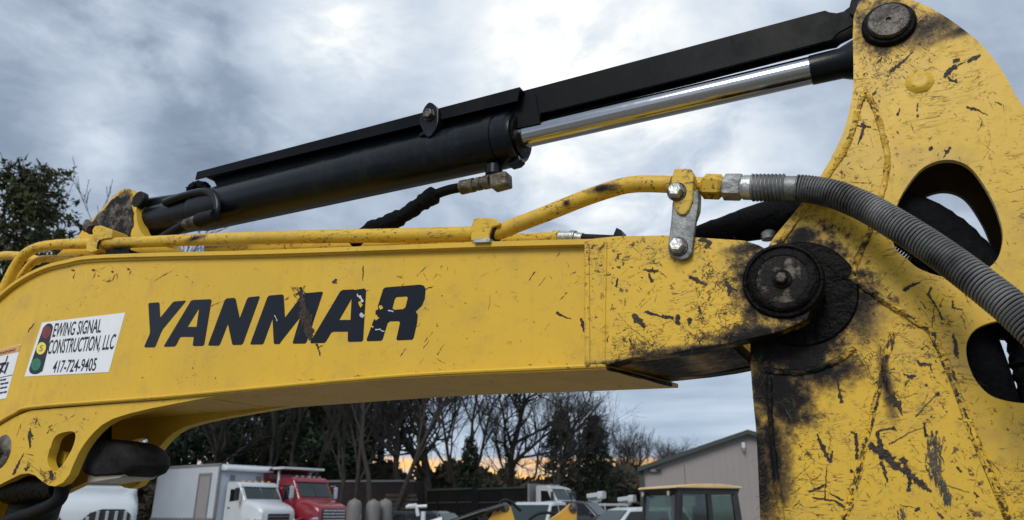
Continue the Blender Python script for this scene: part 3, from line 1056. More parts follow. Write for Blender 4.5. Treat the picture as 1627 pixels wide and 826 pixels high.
MB().tube(P3(spl([(738, 297), (715, 301), (690, 310), (668, 324), (645, 340), (618, 354), (590, 364), (560, 384)], 5), CW - .022), [.0115 + (.0045 if i > 9 else .0) + (.006 * rnd.random() if i > 9 else 0) for i in range(36)], 14).build('cylinder_hose', M['sleeve'], cyl, smooth=True)
# oil line bent round the barrel's foot
MB().tube(P3(spl([(262, 322), (290, 312), (314, 306), (330, 305), (341, 311), (346, 322), (346, 336), (339, 349)], 6), CW - .058), .0115, 14).build('oil_line', M['black'], cyl, smooth=True)
fa, fb = on_axis(236), on_axis(332)
MB().lathe(fa, fb, [(0, .040), (.01, .050), ((fb - fa).length * .55, .0535), ((fb - fa).length, .0545)], 40).build('barrel_foot', M['black'], cyl, smooth=True)
h0, h1_ = Lp(343, 342, CW - .065), Lp(272, 364, CW - .065)
hl = (h1_ - h0).length
MB().lathe(h0, h1_, [(0, .018), (hl * .34, .021), (hl * .36, .017), (hl * .40, .017)], 20).build('hose_elbow', M['rubber'], cyl, smooth=True)
MB().lathe(h0 + (h1_ - h0) * .37, h1_, [(0, .0150), (hl * .04, .0172), (hl * .28, .0160), (hl * .30, .0125), (hl * .36, .0125)], 20).build('hose_fitting', M['worn'], cyl, smooth=True)
MB().tube([h0 + (h1_ - h0) * .7, h1_ + Vector((-.06, 0, -.03))], .014, 14).build('cylinder_hose', M['rubber'], cyl, smooth=True)
MB().tube(P3(spl([(300, 302), (308, 296), (318, 293), (326, 296), (330, 302)], 4), CW - .02), .012, 10, True, .5, rnd).build('hose_wrap', M['sleeve'], cyl, smooth=True)

# ================================================================ pipes on the boom
PW = .018
pipe_px = [(-70, 640), (-30, 545), (-8, 490), (10, 452), (26, 421), (40, 404), (58, 394), (80, 389.5), (110, 387.5), (158, 386.5), (220, 384.5), (320, 380.5), (440, 377), (560, 375), (660, 373.5), (745, 371.5), (784, 369.5), (800, 366), (822, 357), (870, 338.5), (930, 314.5), (980, 298), (1005, 293), (1030, 292), (1068, 293)]
hp = empty('hydraulic_pipe', parent=machine)
MB().tube(P3(spl(pipe_px, 6), PW), .0158, 20).build('pipe', M['pipe'], hp, smooth=True)
hp2 = empty('hydraulic_pipe', parent=machine)
MB().tube(P3(spl([(330, 396.5), (420, 394), (560, 389), (700, 384.5), (800, 380.5), (884, 377)], 4), .19), .0125, 14).build('pipe', M['pipe'], hp2, smooth=True)
for (xa, xb, rr, mm) in ((880, 889, .016, 'dirty'), (888, 906, .0150, 'steel'), (906, 914, .0165, 'steel'), (914, 926, .012, 'steel'), (926, 990, .0085, 'rubber')):
    MB().tube([Lp(xa, 377 + (xa - 880) * .01, .19), Lp(xb, 377 + (xb - 880) * .03, .19)], rr, 14).build('pipe_fitting' if mm != 'rubber' else 'hose', M[mm], hp2, smooth=True)
hp3 = empty('hydraulic_pipe', parent=machine)
MB().tube(P3(spl([(-60, 455), (-30, 420), (0, 407.5), (18, 406), (40, 408), (60, 414)], 5), .12), .0155, 16).build('pipe', M['pipe'], hp3, smooth=True)
MB().tube(P3(spl([(28, 447), (45, 424), (58, 414), (72, 411), (90, 411), (130, 410)], 5), .06), .012, 14).build('pipe', M['pipe'], hp3, smooth=True)

# clamps
cl1 = empty('pipe_clamp', parent=machine)
k1 = [(748, 383), (747, 362), (752, 348), (760, 345), (784, 345.5), (794, 353), (793, 358), (781, 361), (777, 372), (776, 382)]
MB().prism(sz(k1, -.006), -.006, .040).build('clamp_block', M['pipe'], cl1, bevel=.003, seg=3)
MB().prism(sz([(772, 358), (781, 351), (795, 353), (788, 362), (781, 374), (778, 383), (771, 383)], -.001), -.001, .036).build('clamp_rubber', M['rubber'], cl1, bevel=.003)
MB().prism(sz([(752, 379), (778, 378), (778, 384), (752, 385)], -.008), -.008, .04).build('clamp_foot', M['steel'], cl1)
cl2 = empty('pipe_clamp', parent=machine)
k2 = [(136, 399), (137, 386), (142, 378), (147, 372), (146, 366), (150, 359), (160, 358), (178, 365), (176, 378), (162, 380), (155, 386), (154, 398), (145, 401)]
MB().prism(sz(k2, -.002), -.002, .050).build('clamp_block', M['pipe'], cl2, bevel=.003, seg=3)
MB().tube([Lp(146, 365, .02), Lp(140, 358, .02), Lp(137, 366, .015)], [.016, .019, .010], 12).build('bolt', M['worn'], cl2, smooth=True)
q = Lp(157, 391, -.003)
MB().tube(P3(spl([(160, 381), (156, 387), (155, 395)], 4), -.001), .003, 6).build('clamp_rubber', M['rubber'], cl2, smooth=True)
MB().prism(sz([(168, 397), (205, 396), (205, 407), (168, 408)], .004), .004, .04).build('clamp_foot', M['grease'], cl2)

cl3 = empty('pipe_clamp', parent=machine)
lk = [(1068, 320), (1109, 300), (1110, 320), (1103, 370), (1099, 402), (1094, 409), (1082, 412.5), (1070, 409), (1062, 402), (1061, 391), (1066, 350)]
MB().prism(sz(lk, -.0145), -.0145, -.0045).build('link_plate', M['zinc'], cl3, bevel=.0025, seg=3)
ck = [(1071, 267), (1098, 267.5), (1102, 279), (1101, 300), (1100, 318), (1095, 332), (1089, 340), (1080, 341), (1074, 336), (1069, 322), (1066, 306), (1066, 285)]
MB().prism(sz(ck, -.020), -.020, .042).build('clamp_block', M['dirty'], cl3, bevel=.004, seg=3)
for (x_, y_, w_) in ((1075.5, 305, -.020), (1078, 392, -.0145)):
    q = Lp(x_, y_, w_)
    k = scale_at(x_, y_, w_)
    MB().lathe(q, q + ax, [(0, 15.5 * k), (.003, 15.5 * k), (.0035, 15 * k)], 28).build('washer', M['worn'], cl3, smooth=True)
    MB().lathe(q + ax * .003, q + ax, [(0, 12.5 * k), (.002, 13 * k), (.003, 12 * k), (.012, 11.5 * k), (.0135, 9.5 * k), (.0135, .001)], 6).build('bolt', M['steel'], cl3)

# ================================================================ armoured hose
hose = empty('hydraulic_hose', parent=machine)


def fit(xa, ya, xb, yb, prof, name, mat, sides=24):
    p_, q_ = Lp(xa, ya, PW), Lp(xb, yb, PW)
    l_ = (q_ - p_).length
    MB().lathe(p_, q_, [(t_ * l_, r_) for t_, r_ in prof], sides).build(name, M[mat], hose, smooth=sides > 8)


fit(1098, 294.5, 1122, 295.5, [(0, .0155), (1, .0155)], 'pipe_end', 'dirty')
fit(1116, 296, 1149, 297, [(0, .0165), (.14, .0225), (.85, .0225), (1, .0165)], 'hose_nut', 'dirty', 6)
fit(1148, 297, 1181, 297.5, [(0, .0170), (.12, .0235), (.88, .0235), (1, .0185)], 'hose_nut', 'steel', 6)
fit(1178, 297.5, 1196, 298, [(0, .0190), (.2, .0190), (.25, .0215), (1, .0215)], 'hose_collar', 'steel')
fit(1192, 298, 1268, 299, [(0, .0205), (1, .0205)], 'hose_ferrule', 'zinc')
hpts = [(1192, 298, 0), (1225, 298.2, 0), (1268, 299, 0), (1300, 303, -.004), (1327, 309, -.010), (1358, 321, -.018), (1385, 334, -.026), (1430, 360.5, -.040), (1480, 393, -.056), (1530, 429, -.070), (1574, 463, -.084), (1612, 494, -.095), (1660, 540, -.10), (1710, 600, -.09), (1760, 690, -.05), (1790, 800, .0)]
cpath = catmull([Lp(x_, y_, PW + w_) for x_, y_, w_ in hpts], 24)


def resample(pts, step):
    out = [pts[0].copy()]
    acc = 0.0
    for a, c in zip(pts, pts[1:]):
        l_ = (c - a).length
        while acc + l_ >= step:
            t_ = (step - acc) / l_
            a = a + (c - a) * t_
            out.append(a.copy())
            l_ = (c - a).length
            acc = 0.0
        acc += l_
    return out


def coil(pts, radius, pitch, wire, name, mat, parent, seg=22, sides=5, jit=0.0):
    step = pitch / seg
    rp = resample(pts, step)
    hel = []
    tan0 = (rp[1] - rp[0]).normalized()
    nx_ = tan0.orthogonal().normalized()
    ph = 0.0
    for i, p_ in enumerate(rp):
        tn = (rp[min(i + 1, len(rp) - 1)] - rp[max(i - 1, 0)]).normalized()
        nx_ = (nx_ - tn * nx_.dot(tn)).normalized()
        ny_ = tn.cross(nx_)
        ph += 2 * math.pi / seg * (1 + jit * math.sin(i * .013))
        hel.append(p_ + nx_ * (radius * math.cos(ph)) + ny_ * (radius * math.sin(ph)))
    return MB().tube(hel, wire, sides).build(name, M[mat], parent, smooth=True)


i0 = next(i for i, p_ in enumerate(cpath) if p_.x > Lp(1266, 298, PW).x)
MB().tube(cpath[i0 - 6:], .0185, 16).build('hose_core', M['rubber'], hose, smooth=True)
coil(cpath[i0:], .0214, .0053, .0019, 'spring_guard', 'wire', hose, jit=.10)
i1 = next(i for i, p_ in enumerate(cpath) if p_.x > Lp(1194, 298, PW).x)
i2 = next(i for i, p_ in enumerate(cpath) if p_.x > Lp(1247, 298, PW).x)
coil(cpath[i1:i2], .0218, .0062, .0024, 'spring_guard', 'wire', hose)

# ---- black sleeved hoses that run into the arm
bh = empty('hydraulic_hose', parent=machine)
hs = [(960, 400), (1040, 394), (1100, 378), (1150, 366), (1195, 355), (1240, 345), (1290, 332), (1340, 325), (1400, 334), (1454, 356), (1500, 388), (1546, 434), (1590, 452), (1630, 466), (1662, 474), (1690, 480)]
rr = [.012, .016, .022, .028, .034, .038, .042, .042, .044, .046, .046, .046, .046, .046, .046, .046]
pts = catmull([Lp(x_, y_, .125) for x_, y_ in hs], 6)
rad = [rr[min(len(rr) - 1, i // 6)] for i in range(len(pts))]
rad = [sum(rad[max(0, i - 4):i + 5]) / len(rad[max(0, i - 4):i + 5]) * (1 + .05 * rnd.random()) for i in range(len(rad))]
MB().tube(pts, rad, 18).build('hose_sleeve', M['sleeve'], bh, smooth=True)
bh2 = empty('hydraulic_hose', parent=machine)
MB().tube(catmull([Lp(x_, y_, .12) for x_, y_ in ((1500, 480), (1530, 530), (1552, 590), (1572, 660), (1590, 760), (1600, 860))], 6), .042, 16).build('hose_sleeve', M['sleeve'], bh2, smooth=True)
pts = catmull([Lp(x_, y_, .12) for x_, y_ in ((1640, 470), (1652, 530), (1667, 590), (1686, 660), (1704, 760))], 10)
MB().tube(pts, [.045 * (1 + .10 * (rnd.random() - .5)) for _ in pts], 14, True, .05, rnd).build('hose_sleeve', M['sleeve'], bh2, smooth=True)
# end of a second spring hose that hangs behind the arm
c2 = catmull([Lp(x_, y_, .23) for x_, y_ in ((1380, 378), (1420, 400), (1450, 418), (1500, 440))], 30)
coil(c2, .018, .0052, .002, 'spring_guard', 'wire', bh2)

# ================================================================ work light under the boom
wlt = empty('work_light', parent=machine)
secs = []
for (ww, k) in ((.050, .55), (.056, .86), (.068, .97), (.085, 1.0), (.150, 1.0), (.170, .96), (.184, .84), (.19, .6)):
    o_ = [(118, 738), (122, 718), (130, 705), (145, 698), (162, 696), (180, 699), (196, 708), (205, 722), (205, 738), (198, 750), (185, 756), (140, 758), (124, 753)]
    pts = sz(o_, .05)
    mx_ = sum(p_[0] for p_ in pts) / len(pts)
    mz_ = sum(p_[1] for p_ in pts) / len(pts)
    secs.append([(mx_ + (a - mx_) * k, ww, mz_ + (c - mz_) * k) for a, c in pts])
MB().loft(secs).build('lamp_housing', M['dusty'], wlt, smooth=True)
q = sz([(130, 757), (196, 750)], .05)
MB().prism([(q[0][0], q[0][1] - .016), (q[1][0] - .035, q[1][1] - .013), (q[1][0], q[1][1] + .004), (q[0][0], q[0][1] + .004)], .066, .165).build('lamp_lens', M['lens'], wlt, bevel=.003)
MB().bar(Lp(165, 668, .12), Lp(165, 705, .12), .05, .012, up=(0, 1, 0)).build('lamp_bracket', M['black'], wlt)

# ================================================================ boom cylinder head, lower left
bc = empty('boom_cylinder', parent=machine)
p0, p1 = Lp(66, 775, .13), Lp(-60, 1150, .13)
ln = (p1 - p0).length
MB().lathe(p0, p1, [(0, .045), (.012, .060), (.03, .066), (.12, .066), (.125, .060), (ln, .060)], 40).build('cylinder_barrel', M['rubber'], bc, smooth=True)
MB().tube([Lp(20, 778, .06), Lp(95, 776, .06)], [.040, .030], 18).build('cylinder_gland', M['grease'], bc, smooth=True)
MB().tube(catmull([Lp(x_, y_, .05) for x_, y_ in ((100, 770), (92, 795), (60, 812), (10, 830), (-40, 880))], 5), .018, 12).build('cylinder_hose', M['rubber'], bc, smooth=True)

# hose end screwed into the arm, beyond the right edge of the frame
q = cpath[-1]
MB().lathe(q + (cpath[-3] - q).normalized() * .05, q + Vector((0, .05, 0)), [(0, .024), (.04, .024), (.05, .019), (.10, .019)], 20).build('hose_nut', M['steel'], hose, smooth=True)

# ---- the rest of the machine, beyond the left edge of the frame
ta, ba = Lp(-150, 640, .014), Lp(-160, 790, .014)
sx_, sz_ = ta.x, ta.z
foot = [(ta.x + .02, ta.z + .02), (ta.x - .12, ta.z - .30), (ta.x - .20, .95), (ta.x - .16, .78), (ta.x - .02, .72), (ta.x + .10, .80), (ba.x + .10, ba.z - .20), (ba.x + .16, ba.z + .02)]
for ww in ((.0145, .0245), (W - .0245, W - .0145)):
    MB().prism(foot, *ww).build('boom_foot', M['boom'], boom, bevel=.004)
MB().prism([(a, c) for a, c in foot[0:3]] + [(foot[2][0] + .012, foot[2][1]), (foot[1][0] + .014, foot[1][1]), (foot[0][0] + .012, foot[0][1] - .004)], .026, W - .026).build('foot_plate', M['boom'], boom)
bx0 = ta.x - .15
MB().tube([(bx0 + .05, -.05, .82), (bx0 + .05, W + .05, .82)], .05, 24).build('foot_pivot', M['grease'], machine, smooth=True)
MB().prism([(bx0 + .16, .66), (bx0 + .16, .90), (bx0 - .10, 1.0), (bx0 - .24, .96), (bx0 - .24, .62)], -.06, W + .06).build('swing_bracket', M['boom'], machine, bevel=.02)
MB().loft([[(x_, y_, z_) for y_, z_ in ((-.75 + i_, .62), (.95 - i_, .62), (.95 - i_, zt_), (-.75 + i_, zt_))] for x_, i_, zt_ in ((bx0 - .22, .25, 1.15), (bx0 - .40, .04, 1.25), (bx0 - 1.5, 0, 1.35), (bx0 - 1.9, .12, 1.30), (bx0 - 2.05, .30, 1.2))]).build('house', M['boom'], machine, bevel=.05, seg=3)
for s_ in (-.62, .82):
    o_ = [(bx0 + .25 + .30 * math.cos(R(a)), .31 + .30 * math.sin(R(a))) for a in range(-90, 91, 18)] + [(bx0 - 1.95 + .30 * math.cos(R(a)), .31 + .30 * math.sin(R(a))) for a in range(90, 271, 18)]
    MB().prism(o_, s_ - .20, s_ + .20).build('track', M['rubber'], machine, bevel=.02)
MB().prism([(bx0 - .2, .30), (bx0 - .2, .62), (bx0 - 1.6, .62), (bx0 - 1.6, .30)], -.45, .65).build('undercarriage', M['grease'], machine, bevel=.02)
# ================================================================ scratches, chips and scrapes: thin irregular patches on the paint
from mathutils import noise as mnoise


class Marks:
    def __init__(s):
        s.mb = {}

    def get(s, k):
        return s.mb.setdefault(k, MB())


def ribbon(mb, pts, wid, w):
    """irregular sliver through pixel points with pixel widths, lying on plane w"""
    ww = w - rnd.uniform(.00025, .0009)
    n_ = len(pts)
    vs = []
    for i in range(n_):
        a, c = pts[max(0, i - 1)], pts[min(n_ - 1, i + 1)]
        dx, dy = c[0] - a[0], c[1] - a[1]
        l_ = math.hypot(dx, dy) or 1
        nx_, ny_ = -dy / l_, dx / l_
        h = wid[i] / 2
        j1, j2 = rnd.uniform(.6, 1.3), rnd.uniform(.6, 1.3)
        vs.append(Lp(pts[i][0] + nx_ * h * j1, pts[i][1] + ny_ * h * j1, ww))
        vs.append(Lp(pts[i][0] - nx_ * h * j2, pts[i][1] - ny_ * h * j2, ww))
    mb.add(vs, [(2 * i, 2 * i + 1, 2 * i + 3, 2 * i + 2) for i in range(n_ - 1)])


def rough_line(pts, wid, step=2.5, jit=.9):
    """densify a traced stroke and roughen it"""
    out, ow = [], []
    for i in range(len(pts) - 1):
        a, c = pts[i], pts[i + 1]
        l_ = math.hypot(c[0] - a[0], c[1] - a[1])
        m_ = max(1, int(l_ / step))
        for k in range(m_):
            t_ = k / m_
            out.append((a[0] + (c[0] - a[0]) * t_ + rnd.uniform(-jit, jit), a[1] + (c[1] - a[1]) * t_ + rnd.uniform(-jit, jit)))
            ow.append((wid[i] * (1 - t_) + wid[i + 1] * t_) * rnd.uniform(.55, 1.25))
    out.append(pts[-1])
    ow.append(wid[-1])
    return out, ow


def slash(mb, x, y, ang, length, width, w, curve=.25):
    """jagged, nearly straight sliver that thins out and breaks up along its length"""
    n_ = max(4, int(length / 2.6))
    px, py = x - math.cos(ang) * length / 2, y - math.sin(ang) * length / 2
    a = ang
    pts, wid = [], []
    peak = rnd.uniform(.1, .9)
    for i in range(n_ + 1):
        t_ = i / n_
        pts.append((px + rnd.gauss(0, .35), py + rnd.gauss(0, .35)))
        e = t_ / peak if t_ < peak else (1 - t_) / (1 - peak)
        wv = width * (.12 + .88 * max(0, e) ** .8) * math.exp(rnd.gauss(0, .45))
        if rnd.random() < .16:
            wv *= .15
        wid.append(max(.10, min(wv, width * 1.9)))
        st = length / n_
        px += math.cos(a) * st
        py += math.sin(a) * st
        a += rnd.gauss(0, .16 * curve / .25 * .6)
        a = ang + (a - ang) * .8
    ribbon(mb, pts, wid, w)


def blob(mb, x, y, r, w, elong=1.5, ang=0.0):
    n_ = rnd.randint(7, 11)
    ww = w - rnd.uniform(.00025, .0009)
    vs = []
    for i in range(n_):
        a = 2 * math.pi * i / n_
        rr_ = r * rnd.uniform(.45, 1.3)
        ex, ey = rr_ * math.cos(a) * elong, rr_ * math.sin(a)
        vs.append(Lp(x + ex * math.cos(ang) - ey * math.sin(ang), y + ex * math.sin(ang) + ey * math.cos(ang), ww))
    c = sum(vs, Vector()) / n_
    mb.add(vs + [c], [(i, (i + 1) % n_, n_) for i in range(n_)])


def scatter(mk, poly, count, w, holes=(), size=1.0, star=.12, hairs=.30, spk=.30, dens=None, ok=None):
    xs, ys = [p_[0] for p_ in poly], [p_[1] for p_ in poly]
    made = 0
    count = int(count * 1.6)
    size *= .74
    tries = 0
    while made < count and tries < count * 60:
        tries += 1
        x, y = rnd.uniform(min(xs), max(xs)), rnd.uniform(min(ys), max(ys))
        if not inpoly(x, y, poly) or any(inpoly(x, y, h) for h in holes):
            continue
        if ok and not ok(x, y):
            continue
        if dens and rnd.random() > dens(x, y):
            continue
        cn = mnoise.noise(Vector((x * .016, y * .016, 3.3))) + .5 * mnoise.noise(Vector((x * .05, y * .05, 9.1)))
        if rnd.random() > .50 + cn * 1.35:
            continue
        made += 1
        u = rnd.random()
        big = size * min(1.9, math.exp(rnd.gauss(-.15, .60)))
        ang = rnd.choice((rnd.uniform(0, math.pi), rnd.gauss(.75, .35), rnd.gauss(-.6, .4)))
        if u < star:
            for _ in range(rnd.randint(3, 7)):
                a = ang + rnd.gauss(0, .9)
                l_ = rnd.uniform(4, 13) * big
                slash(mk.get('chip'), x + math.cos(a) * l_ * .3 + rnd.gauss(0, 1.6), y + math.sin(a) * l_ * .3 + rnd.gauss(0, 1.6), a, l_, rnd.uniform(.4, 1.1) * big, w, .5)
        elif u < star + hairs + .10:
            slash(mk.get('hair'), x, y, ang, rnd.uniform(8, 34) * big * (3.2 if rnd.random() < .08 else 1), rnd.uniform(.25, .85), w, .3)
        elif u < star + hairs + spk:
            blob(mk.get('chip'), x, y, rnd.uniform(.4, 1.25) * big, w, rnd.uniform(1, 2.4), ang)
        else:
            slash(mk.get('chip'), x, y, ang, rnd.uniform(5, 17) * big, rnd.uniform(.4, 1.1) * big, w, .5)


def finish(mk, parent):
    for k, mb in mk.mb.items():
        nm = {'chip': 'paint_chips', 'hair': 'hairline_scratches', 'scuff': 'grey_scuffs', 'pale': 'pale_scrapes', 'rust': 'rust_marks', 'grease': 'grease_smears', 'paint': 'bare_patches'}[k]
        o = mb.build(nm, M['boom'] if k == 'paint' else M[k], parent)
        o['kind'] = 'stuff'


def traced(mk, kind, w, *strokes):
    for pts, wid in strokes:
        p_, ww = rough_line(pts, wid)
        ribbon(mk.get(kind), p_, ww, w)


# --- boom side plate: few, small
mk = Marks()
plate = [(60, 470), (110, 428), (420, 413), (920, 398), (925, 570), (560, 590), (270, 618), (60, 632), (20, 640)]
BW = .0139
scatter(mk, plate, 26, BW, size=.62, star=.04, hairs=.42, spk=.36)
scatter(mk, [(600, 410), (920, 398), (925, 570), (660, 586)], 34, BW, size=.7, star=.10, hairs=.5, spk=.2)
scatter(mk, [(120, 425), (330, 415), (330, 440), (130, 450)], 14, BW, size=.8, star=.1, hairs=.2, spk=.3)
scatter(mk, [(380, 605), (900, 572), (900, 580), (380, 612)], 24, BW, size=.6)
blob(mk.get('chip'), 531, 447, 4.2, BW, 1.15)
traced(mk, 'chip', BW, ([(577, 423), (577, 432), (576, 446)], [1.8, 2.2, .6]), ([(503, 545), (505, 553), (509, 566)], [4.0, 2.6, 1.2]), ([(505, 552), (513, 549)], [2, .8]),
       ([(884, 496), (893, 502), (908, 507)], [4.5, 3.4, .8]), ([(923, 506), (926, 516), (928, 522), (931, 536)], [3, 9, 6, 1.5]), ([(44, 528), (54, 514)], [1.2, 2.2]))
for (x, y, n_) in ((148, 429, 4), (116, 429, 5), (204, 427, 4), (179, 432, 5)):
    blob(mk.get('chip'), x, y, 2.0, BW, 1.5)
    slash(mk.get('chip'), x + 2, y + 8, 1.9, 12, 1.2, BW)
for (x, y) in ((670, 430), (690, 440), (845, 440), (850, 432), (862, 447), (895, 470), (700, 555), (640, 560), (680, 535), (676, 548)):
    slash(mk.get('hair'), x, y, rnd.uniform(-1.2, -.6), rnd.uniform(10, 26), 1.0, BW)
MB0 = .0127
# scuffed lettering
traced(mk, 'chip', MB0, ([(478, 456), (478, 470), (482, 488), (486, 506), (492, 530), (492, 540)], [4, 9, 13, 17, 16, 3]))
for _ in range(22):
    slash(mk.get('chip'), rnd.gauss(474, 5), rnd.gauss(468, 7), rnd.uniform(0, 3.1), rnd.uniform(6, 14), 1.6, MB0)
for _ in range(10):
    slash(mk.get('hair'), rnd.gauss(485, 4), rnd.gauss(505, 10), rnd.gauss(1.4, .3), rnd.uniform(8, 20), 1.0, MB0 - .001)
traced(mk, 'pale', MB0, ([(567, 467), (572, 473), (577, 479)], [2.4, 3.5, 3.4]), ([(572, 470), (576, 477)], [2, 2]), ([(573, 497), (578, 503)], [5, 6]), ([(597, 523.5), (604, 523.5), (611, 526.5)], [1.4, 2.0, 1.4]),
       ([(617, 493), (625, 495)], [1.5, 2]), ([(436, 500), (440, 510)], [1, 1.4]))
traced(mk, 'paint', MB0, ([(571, 479), (575, 486)], [4, 6]), ([(602, 486), (606, 491)], [4, 7]), ([(597, 501), (600, 507)], [5, 7]), ([(589, 518), (593, 520)], [2, 3]))
finish(mk, boom)

# --- lug plate
mk = Marks()
scatter(mk, [(0, 690), (45, 665), (160, 650), (120, 700), (85, 765), (20, 745)], 26, .0055, [slot], .8, .1, .3, .3)
traced(mk, 'chip', .0055, ([(48, 680), (47, 692), (47, 712)], [2, 8, 1.5]), ([(38, 720), (26, 742), (20, 754)], [1.5, 4, 4]), ([(46, 740), (40, 748)], [4, 4]), ([(80, 748), (82, 762)], [5, 7]))
scatter(mk, [(60, 745), (110, 735), (100, 766), (70, 768)], 40, .0055, [slot], .7, .1, .5, .2)
finish(mk, boom)

# --- fork casting
mk = Marks()
forkp = [(970, 384), (1060, 380), (1195, 390), (1183, 440), (1195, 490), (1215, 515), (1160, 536), (1070, 553), (970, 572)]
FW = -.0042


def fdens(x, y):
    d_ = math.hypot(x - 1246, y - 448)
    return min(1, .25 + max(0, (230 - d_) / 260) + max(0, (y - 510) / 70) + max(0, (402 - y) / 90))


scatter(mk, forkp, 300, FW, dens=fdens, size=.72, star=.16, hairs=.34, spk=.26)
scatter(mk, [(1100, 385), (1200, 392), (1183, 440), (1190, 490), (1110, 520)], 150, FW, size=.8, star=.25, hairs=.22, spk=.25)
scatter(mk, [(1000, 545), (1070, 540), (1160, 515), (1195, 500), (1215, 518), (1160, 538), (1070, 556), (1000, 566)], 260, FW, size=.8, star=.2, hairs=.3, spk=.3)
scatter(mk, [(932, 392), (965, 388), (962, 575), (934, 578)], 46, FW - .0036, size=.55, star=.1, hairs=.3, spk=.4)
traced(mk, 'chip', FW, ([(1095, 439), (1106, 445), (1123, 452)], [6, 8, 3]), ([(1023, 427), (1034, 431), (1046, 430)], [3, 6, 4]), ([(1036, 424), (1040, 434)], [2, 3]), ([(1152, 446), (1160, 456), (1157, 470)], [4, 9, 4]), ([(1148, 452), (1172, 462)], [2, 5]),
       ([(1005, 500), (1014, 508), (1024, 520)], [6, 13, 8]), ([(1024, 494), (1040, 500), (1055, 503), (1070, 505)], [5, 4, 7, 4]), ([(1076, 500), (1078, 516)], [8, 9]), ([(1094, 506), (1097, 514)], [7, 9]), ([(1110, 486), (1113, 498)], [3, 5]),
       ([(1000, 536), (1003, 549)], [1.5, 3]), ([(982, 441), (978, 455)], [2, 5]), ([(1112, 379), (1128, 386), (1120, 394)], [8, 12, 4]), ([(1030, 434), (1036, 448)], [2, 6]), ([(966, 532), (965, 543)], [1, 2]), ([(1200, 404), (1186, 420)], [9, 5]), ([(1172, 400), (1186, 392)], [3, 6]))
finish(mk, boom)

# --- arm cheek
mk = Marks()
up = [(1362, 60), (1440, 30), (1480, 18), (1520, 42), (1590, 115), (1627, 180), (1640, 500), (1530, 640), (1480, 520), (1405, 470), (1352, 430), (1300, 372), (1255, 365), (1310, 290), (1345, 215)]
hl1 = [(x + (x - 1508) * .05, y + (y - 345) * .05) for x, y in hole1]
hl2 = [(x + (x - 1620) * .03, y + (y - 575) * .03) for x, y in hole2]
AWm = AW0 - .0002


def adens(x, y):
    return min(1, .30 + max(0, .9 - math.hypot(x - 1412, y - 60) / 110) + max(0, .8 - math.hypot(x - 1250, y - 440) / 200) + max(0, .5 - abs(x - 1362 + (y - 240) * .4) / 60))


scatter(mk, up, 330, AWm, (hl1, hl2), .62, .10, .40, .28, adens)
scatter(mk, [(1362, 70), (1445, 75), (1520, 45), (1480, 20), (1450, 10), (1440, 60), (1400, 90)], 150, AWm, (), .62, .22, .4, .2)
scatter(mk, [(1365, 85), (1450, 90), (1420, 120), (1370, 130)], 80, AWm, (), .6, .2, .4, .25)
scatter(mk, [(1400, 455), (1470, 480), (1560, 450), (1540, 520), (1490, 520)], 34, AWm, (hl1, hl2), .9, .25, .4, .1)
traced(mk, 'chip', AWm, ([(1558, 87), (1545, 93), (1537, 98)], [4, 7, 4]), ([(1525, 94), (1514, 96)], [5, 8]), ([(1520, 104), (1508, 112), (1500, 122)], [7, 9, 5]), ([(1505, 122), (1513, 127), (1521, 128)], [3, 5, 5]), ([(1534, 98), (1522, 104)], [1.2, 2.5]),
       ([(1414, 114), (1424, 106), (1436, 97), (1450, 82)], [5, 7, 4, 2]), ([(1398, 99), (1401, 91)], [5, 3]), ([(1535, 169), (1546, 173), (1556, 174)], [4, 5, 2]), ([(1546, 170), (1560, 178), (1570, 183)], [2, 1.5, .8]), ([(1371, 194), (1372, 203), (1370, 212), (1363, 228)], [7, 8, 4, 2]), ([(1357, 199), (1384, 201)], [1.5, 3]),
       ([(1498, 251), (1504, 242), (1510, 233)], [1, 3, 3]), ([(1500, 238), (1508, 241)], [2, 3]), ([(1502, 241), (1512, 235)], [3, 1]), ([(1430, 172), (1425, 183)], [1, 4]), ([(1458, 163), (1457, 176)], [2, 3]), ([(1456, 186), (1459, 182)], [4, 3]), ([(1393, 145), (1386, 150)], [3, 3]), ([(1482, 234), (1476, 238)], [5, 4]), ([(1580, 161), (1592, 166)], [1.2, 1.5]),
       ([(1480, 530), (1485, 480)], [1, 1]), ([(1480, 455), (1474, 468), (1490, 490), (1497, 508)], [4, 5, 2, 4]), ([(1436, 462), (1444, 455), (1462, 448)], [9, 8, 2]), ([(1513, 478), (1514, 488), (1530, 492)], [4, 3, 1.2]), ([(1463, 478), (1471, 490)], [1.5, 2]), ([(1514, 530), (1518, 548), (1520, 566)], [3, 7, 7]), ([(1503, 573), (1510, 588)], [3, 3]))
scatter(mk, [(1352, 430), (1405, 470), (1460, 505), (1478, 525), (1440, 528), (1395, 620), (1330, 580), (1350, 500)], 240, AWm, (), .85, .2, .42, .14)
